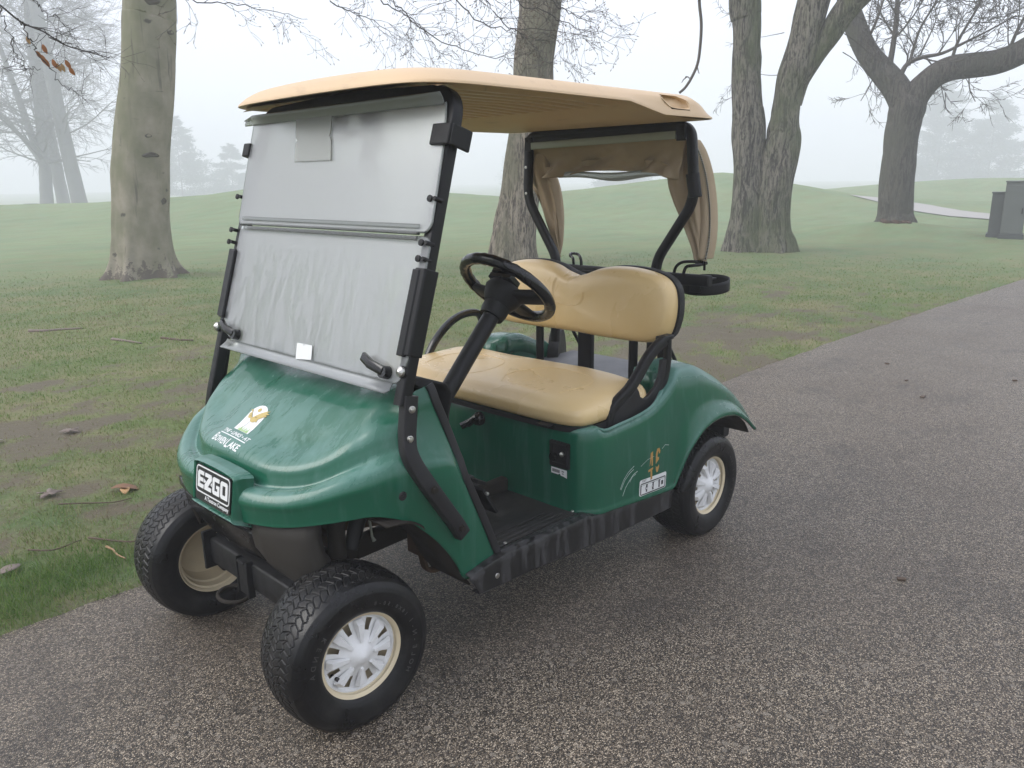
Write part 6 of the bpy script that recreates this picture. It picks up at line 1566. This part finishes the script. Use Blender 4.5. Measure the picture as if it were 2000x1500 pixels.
SA = [[-23.07, -81.87, -0.94], [-23.24, -81.83, 1.11], [-23.41, -81.76, 2.97], [-23.47, -81.74, 4.34], [-23.69, -81.67, 8.81], [-23.8, -81.66, 13.18], [-23.95, -81.62, 17.4], [-24.03, -81.59, 21.73]]
SA1 = [[-23.33, -81.77, 2.8], [-22.74, -81.97, 6.13], [-22.22, -82.11, 9.21], [-21.7, -82.24, 12.19], [-21.08, -82.4, 15.49], [-20.7, -82.55, 18.4]]
SA2 = [[-23.37, -81.77, 3.01], [-22.37, -82.35, 5.3], [-20.7, -82.97, 8.0], [-19.04, -83.39, 10.08]]
far_tree('bare_tree', 'slim bare tree with wide fanning branches, furthest left in the fog', (-23.07, -81.87), [(SA, [0.60, 0.55, 0.52, 0.44, 0.39, 0.34, 0.23, 0.10]), (SA1, [0.31, 0.30, 0.26, 0.22, 0.17, 0.09]), (SA2, [0.20, 0.17, 0.13, 0.08])],
         [(SA, 0.111, 46, 7.3, 3, .30, .45), (SA1, 0.091, 30, 6.2, 3, .15, .35), (SA2, 0.072, 14, 4.5, 3, .2, .2)], 31)
SB = [[-11.03, -36.03, 0.40], [-11.06, -36.02, 2.14], [-11.09, -36.01, 3.82], [-11.14, -36.0, 5.26], [-11.2, -35.98, 7.07], [-11.28, -35.95, 8.83], [-11.38, -35.92, 11.3]]
SB = [[-24.49, -77.06, -0.84], [-24.2, -77.15, 3.22], [-23.9, -77.22, 7.38], [-23.72, -77.29, 10.91], [-23.41, -77.35, 15.07], [-23.2, -77.46, 21.94]]
SC_ = [[-26.32, -87.42, -1.15], [-26.11, -87.44, 3.08], [-25.9, -87.55, 7.46], [-25.9, -87.55, 12.16], [-26.32, -87.34, 16.95], [-26.53, -87.34, 21.94]]
far_tree('leaning_tree', 'stout bare trunk leaning left in the fog, in front of its thinner neighbour', (-24.49, -77.06), [(SB, [0.65, 0.60, 0.57, 0.56, 0.52, 0.39])],
         [(SB, 0.111, 26, 6.5, 3, .35, .15), (SB, 0.104, 16, 5.3, 3, .62, .3)], 37)
far_tree('pale_tree', 'pale upright trunk in the fog, partly hidden behind the leaning trunk', (-26.32, -87.42), [(SC_, [0.62, 0.57, 0.55, 0.52, 0.49, 0.33])],
         [(SC_, 0.098, 26, 7.3, 3, .35, .3)], 41)

# --- firs lost in the fog
M['needle'] = plain('fog_paled_needles', (.15, .19, .175), .8, var=.4, scale=2)  # pale needle colour stands in for thicker fog over the firs
def conifer(label, x, y, h, w, seed, name='fir_tree', irregular=.35, group=None):
    z0 = float(gz(x, y)) - .1 - 1.0 * 0
    T = thing(name, label, 'tree', (x, y, z0), group); r = np.random.default_rng(seed)
    trunk_mesh([[x, y, z0, .16], [x, y, z0 + h * .5, .10], [x, y, z0 + h * .97, .02]], 'trunk', M['dark'], T, .01, 0, 5, seed, 16, 4)
    V = []; F = []; nb = int(9 * h)
    for k in range(nb):
        t = r.uniform(.06, .99); zz = z0 + h * t; an = r.uniform(0, 2 * np.pi); R = w * (1 - t) ** .75 * r.uniform(1 - irregular, 1 + irregular * .6) + .08
        tip = np.array([np.cos(an) * R, np.sin(an) * R, r.uniform(-.10, .22) * R])
        for q in range(int(20 + 30 * R)):
            u = r.uniform(.15, 1) ** .7; c = np.array([x, y, zz]) + tip * u + r.normal(0, .12 + .09 * R, 3) * [1, 1, .55]
            s = r.uniform(.15, .36); e1 = r.normal(0, 1, 3); e1 /= np.linalg.norm(e1); e2 = tip / (np.linalg.norm(tip) + 1e-6) + r.normal(0, .4, 3); o = len(V)
            V += [tuple(c - e1 * s * .5), tuple(c + e1 * s * .5), tuple(c + e2 * s * 1.8)]; F.append((o, o + 1, o + 2))
    mb = MB(); mb.v = V; mb.f = F
    me = bpy.data.meshes.new('crown'); me.from_pydata(V, [], F); me.update(); me.materials.append(M['needle']); o = bpy.data.objects.new('crown', me); COL.objects.link(o); attach(o, T); tag(o, kind='stuff')
conifer('faint fir tree fading into the fog just right of the beech trunk', -79.01, -178.58, 18.2, 7.5, 51)
conifer('fainter low fir behind the first one, right of the beech trunk', -93.02, -182.09, 12.6, 6.6, 52)
conifer('ghostly broad fir on the hill, seen through the gap under the rear curtain', -168.99, -120.80, 12.0, 9.4, 53, irregular=.2)
conifer('tall hazy evergreen right of the forked tree', -184.76, -52.86, 25.3, 7.9, 54)
conifer('wide hazy evergreen between the forked tree and the grey cabinets', -190.00, -44.46, 19.6, 9.0, 55)
conifer('very faint tree in the fog left of the rear roof post', -184.76, -169.82, 28.0, 8.6, 56)

# ================================================================== grey utility cabinets at the right
M['cab'] = plain('grey_green_painted_steel', (.115, .125, .118), .6, var=.10, scale=3, bump=.03)
M['cab2'] = plain('dark_grey_painted_steel', (.070, .078, .076), .6, var=.12, scale=3, bump=.03)
CW = Vector((-.215, .977, 0)); CD = Vector((-.977, -.215, 0)); UZ = Vector((0, 0, 1))
Rc = Matrix((CW, CD, UZ)).transposed()
def cabinet(label, P0, w, d, h, mat, hood=True, n=2, plinth=0):
    c = Vector(P0) + CW * w / 2 + CD * d / 2
    T = thing('utility_cabinet', label, 'utility cabinet', (c.x, c.y, 0))
    mb = MB(); mb.box((c.x, c.y, h / 2 + plinth), (w, d, h - .02), Rc); mb.build('body', mat, T, smooth=False, bevel=.008)
    mb = MB(); mb.box((c.x, c.y, h + plinth + .005), (w + .03, d + .03, .03), Rc); mb.build('lid', mat, T, smooth=False, bevel=.006)
    for k in range(n):
        q = c - CD * (d / 2 + .008) + CW * (w * ((k + .5) / n - .5)); mb = MB(); mb.box((q.x, q.y, h * .52 + plinth), (w / n - .03, .014, h * .84), Rc); dr = mb.build('door', mat, T, smooth=False, bevel=.004)
        q2 = q - CD * .018 + CW * (w / n * .36); mb = MB(); mb.box((q2.x, q2.y, h * .5), (.02, .03, .12), Rc); mb.build('handle', M['blackmatt'], dr, smooth=False)
    if plinth or True:
        mb = MB(); mb.box((c.x, c.y, .05), (w + .06, d + .06, .12), Rc); mb.build('plinth', M['cab2'], T, smooth=False)
cabinet('taller grey utility cabinet at the right edge, beside a darker low one', (-19.17, -2.455, 0), .42, .7, 1.24, M['cab'], n=1)
cabinet('low dark grey utility cabinet left of the taller one', (-19.35, -2.74, 0), .30, .5, 1.0, M['cab2'], n=1)
cabinet('wide pale grey cabinet cut off by the right edge of the view', (-19.9, -2.02, 0), 1.3, .7, 1.05, M['cab'], n=2)
# little box far out on the grass
zz = float(gz(-12.66, -48.25))
T = thing('tee_box_bin', 'small boxy bin standing alone far out on the foggy grass at the left', 'bin', (-12.66, -48.25, zz))
mb = MB(); mb.box((-12.66, -48.25, zz + .32), (.42, .42, .62)); mb.build('body', M['cab2'], T, smooth=False, bevel=.01)
mb = MB(); mb.box((-12.66, -48.25, zz + .66), (.62, .54, .08)); mb.build('lid', M['cab2'], T, smooth=False, bevel=.01)

# ================================================================== litter on the grass and path
def ground_leaf(label, x, y, L, w, ang, mat, curl=-.25, lobes=0, group=None):
    z = float(gz(x, y)) + .016 if y < float(edge(x)) else .020
    if lobes:
        mb = MB(); n = 60; ctr = (x, y, z + .006); ring = []
        for k in range(n):
            a = 2 * math.pi * k / n; r = L * .5 * (.38 + .62 * abs(math.cos(lobes * a / 2 + .3)) ** 1.5) * (1 + .12 * math.sin(13 * a)) ; ring.append((x + r * math.cos(a + ang), y + r * math.sin(a + ang), z + .006 * math.sin(3 * a + ang) + .005 * random.random()))
        v = [ctr] + ring; mb.add(v, [(0, 1 + k, 1 + (k + 1) % n) for k in range(n)])
    else: mb = leaf_mb((x, y, z), (math.cos(ang), math.sin(ang), .12), (0, 0, 1), L, w, curl)
    o = mb.build('fallen_leaf', mat, None, sharp=0, solid=.0012); tag(o, label, 'leaf', group); return o
M['greyleaf'] = plain('wet_grey_leaf', (.17, .13, .105), .5, var=.35, scale=40, bump=.4)
M['brownleaf'] = plain('wet_brown_leaf', (.20, .10, .045), .5, var=.4, scale=40, bump=.4)
ground_leaf('grey lobed leaf on the worn grass below the left hood, farther one', -.332, -2.99, .115, .05, 1.0, M['greyleaf'], lobes=5)
ground_leaf('grey lobed leaf lying left of the orange-brown curled leaf', .088, -1.96, .11, .05, 2.0, M['greyleaf'], lobes=5)
ground_leaf('orange-brown curled leaf on the grass left of the front tyre', -.135, -1.79, .13, .030, 2.7, M['brownleaf'], .35)
ground_leaf('small tan leaf scrap beside the orange-brown curled leaf', -.19, -1.76, .06, .022, 1.2, M['paleleaf'], .3)
ground_leaf('purple-brown leaf flat in the grass near the left edge, closest to the path', .40, -1.25, .085, .03, .5, M['greyleaf'], .1)
ground_leaf('dark leaf in the worn grass, near the left edge of the view', .0, -3.1, .08, .03, .2, M['greyleaf'], .1)
def stick(label, pts, r, mat, name='stick'):
    P = cat1([(x, y, float(gz(x, y)) + (.012 + r if name == 'stick' else .006)) for x, y in pts], 5); mb = MB(); mb.tube([tuple(p) for p in P], [lerp(r, r * .5, i / (len(P) - 1)) for i in range(len(P))], 7)
    o = mb.build(name, mat, None, sharp=0); tag(o, label, 'stick'); return o
M['stick'] = plain('peeled_stick', (.38, .22, .12), .6, var=.2); M['stick2'] = plain('dark_stick', (.10, .07, .05), .8, var=.3)
stick('short bent orange stick on the soil just left of the front tyre', [(.112, -1.15), (.105, -1.10), (.108, -1.045), (.098, -.99)], .005, M['stick'])
stick('thin brown twig lying across the soil, running toward the front tyre', [(.13, -1.30), (.04, -1.14), (-.02, -1.11)], .0045, M['stick2'])
stick('long thin dark twig in the grass below the brown leaf', [(.10, -1.78), (.0, -1.70), (-.09, -1.62), (-.16, -1.60)], .004, M['stick2'])
stick('dark twig in the grass at the left, nearest the asphalt', [(.34, -1.36), (.27, -1.28), (.16, -1.30)], .004, M['stick2'])
stick('grey exposed root far back at the left edge of the worn lawn', [(-1.19, -6.95), (-1.32, -6.85), (-1.45, -6.80), (-1.62, -6.72)], .020, M['greyleaf'], 'tree_root')
stick('grey exposed root in the worn lawn below the beech', [(-1.60, -5.85), (-1.66, -5.66), (-1.72, -5.45)], .016, M['greyleaf'], 'tree_root')
stick('low dark root in the lawn left of the windshield', [(-1.95, -5.55), (-2.02, -5.35), (-2.1, -5.2)], .016, M['stick2'], 'tree_root')
for i, (x, y, s, lb) in enumerate(((-1.778, 1.295, .03, 'dark chip on the asphalt right of the rear wheel, nearest the camera'), (-4.424, .546, .05, 'dark bark chip alone on the path right of the rear fender'), (-5.25, .03, .035, 'farthest dark speck on the path toward the cabinets'), (-5.29, .886, .03, 'dark chip near the right edge of the path'), (-4.80, .32, .03, 'dark chip on the path above the lone bark chip'))):
    mb = MB(); mb.box((x, y, .020), (s * .5, s, .008), Matrix.Rotation(.6 + i, 3, 'Z')); o = mb.build('bark_chip', M['stick2'], None, smooth=False, bevel=.002); tag(o, lb, 'debris')

# ================================================================== the fog
HZ = bpy.data.materials.new('fog'); HZ.use_nodes = True; nt = HZ.node_tree; nt.nodes.clear()
oo = nt.nodes.new('ShaderNodeOutputMaterial'); pv = nt.nodes.new('ShaderNodeVolumePrincipled')
pv.inputs['Color'].default_value = (.95, .96, .98, 1); pv.inputs['Density'].default_value = .0066; pv.inputs['Anisotropy'].default_value = .0
nt.links.new(pv.outputs[0], oo.inputs['Volume'])
mb = MB(); mb.box((0, 0, 12.7), (1000, 1000, 32.0)); hz = mb.build('haze', HZ, None, smooth=False); tag(hz, kind='stuff')
hz.data.materials[0] = HZ
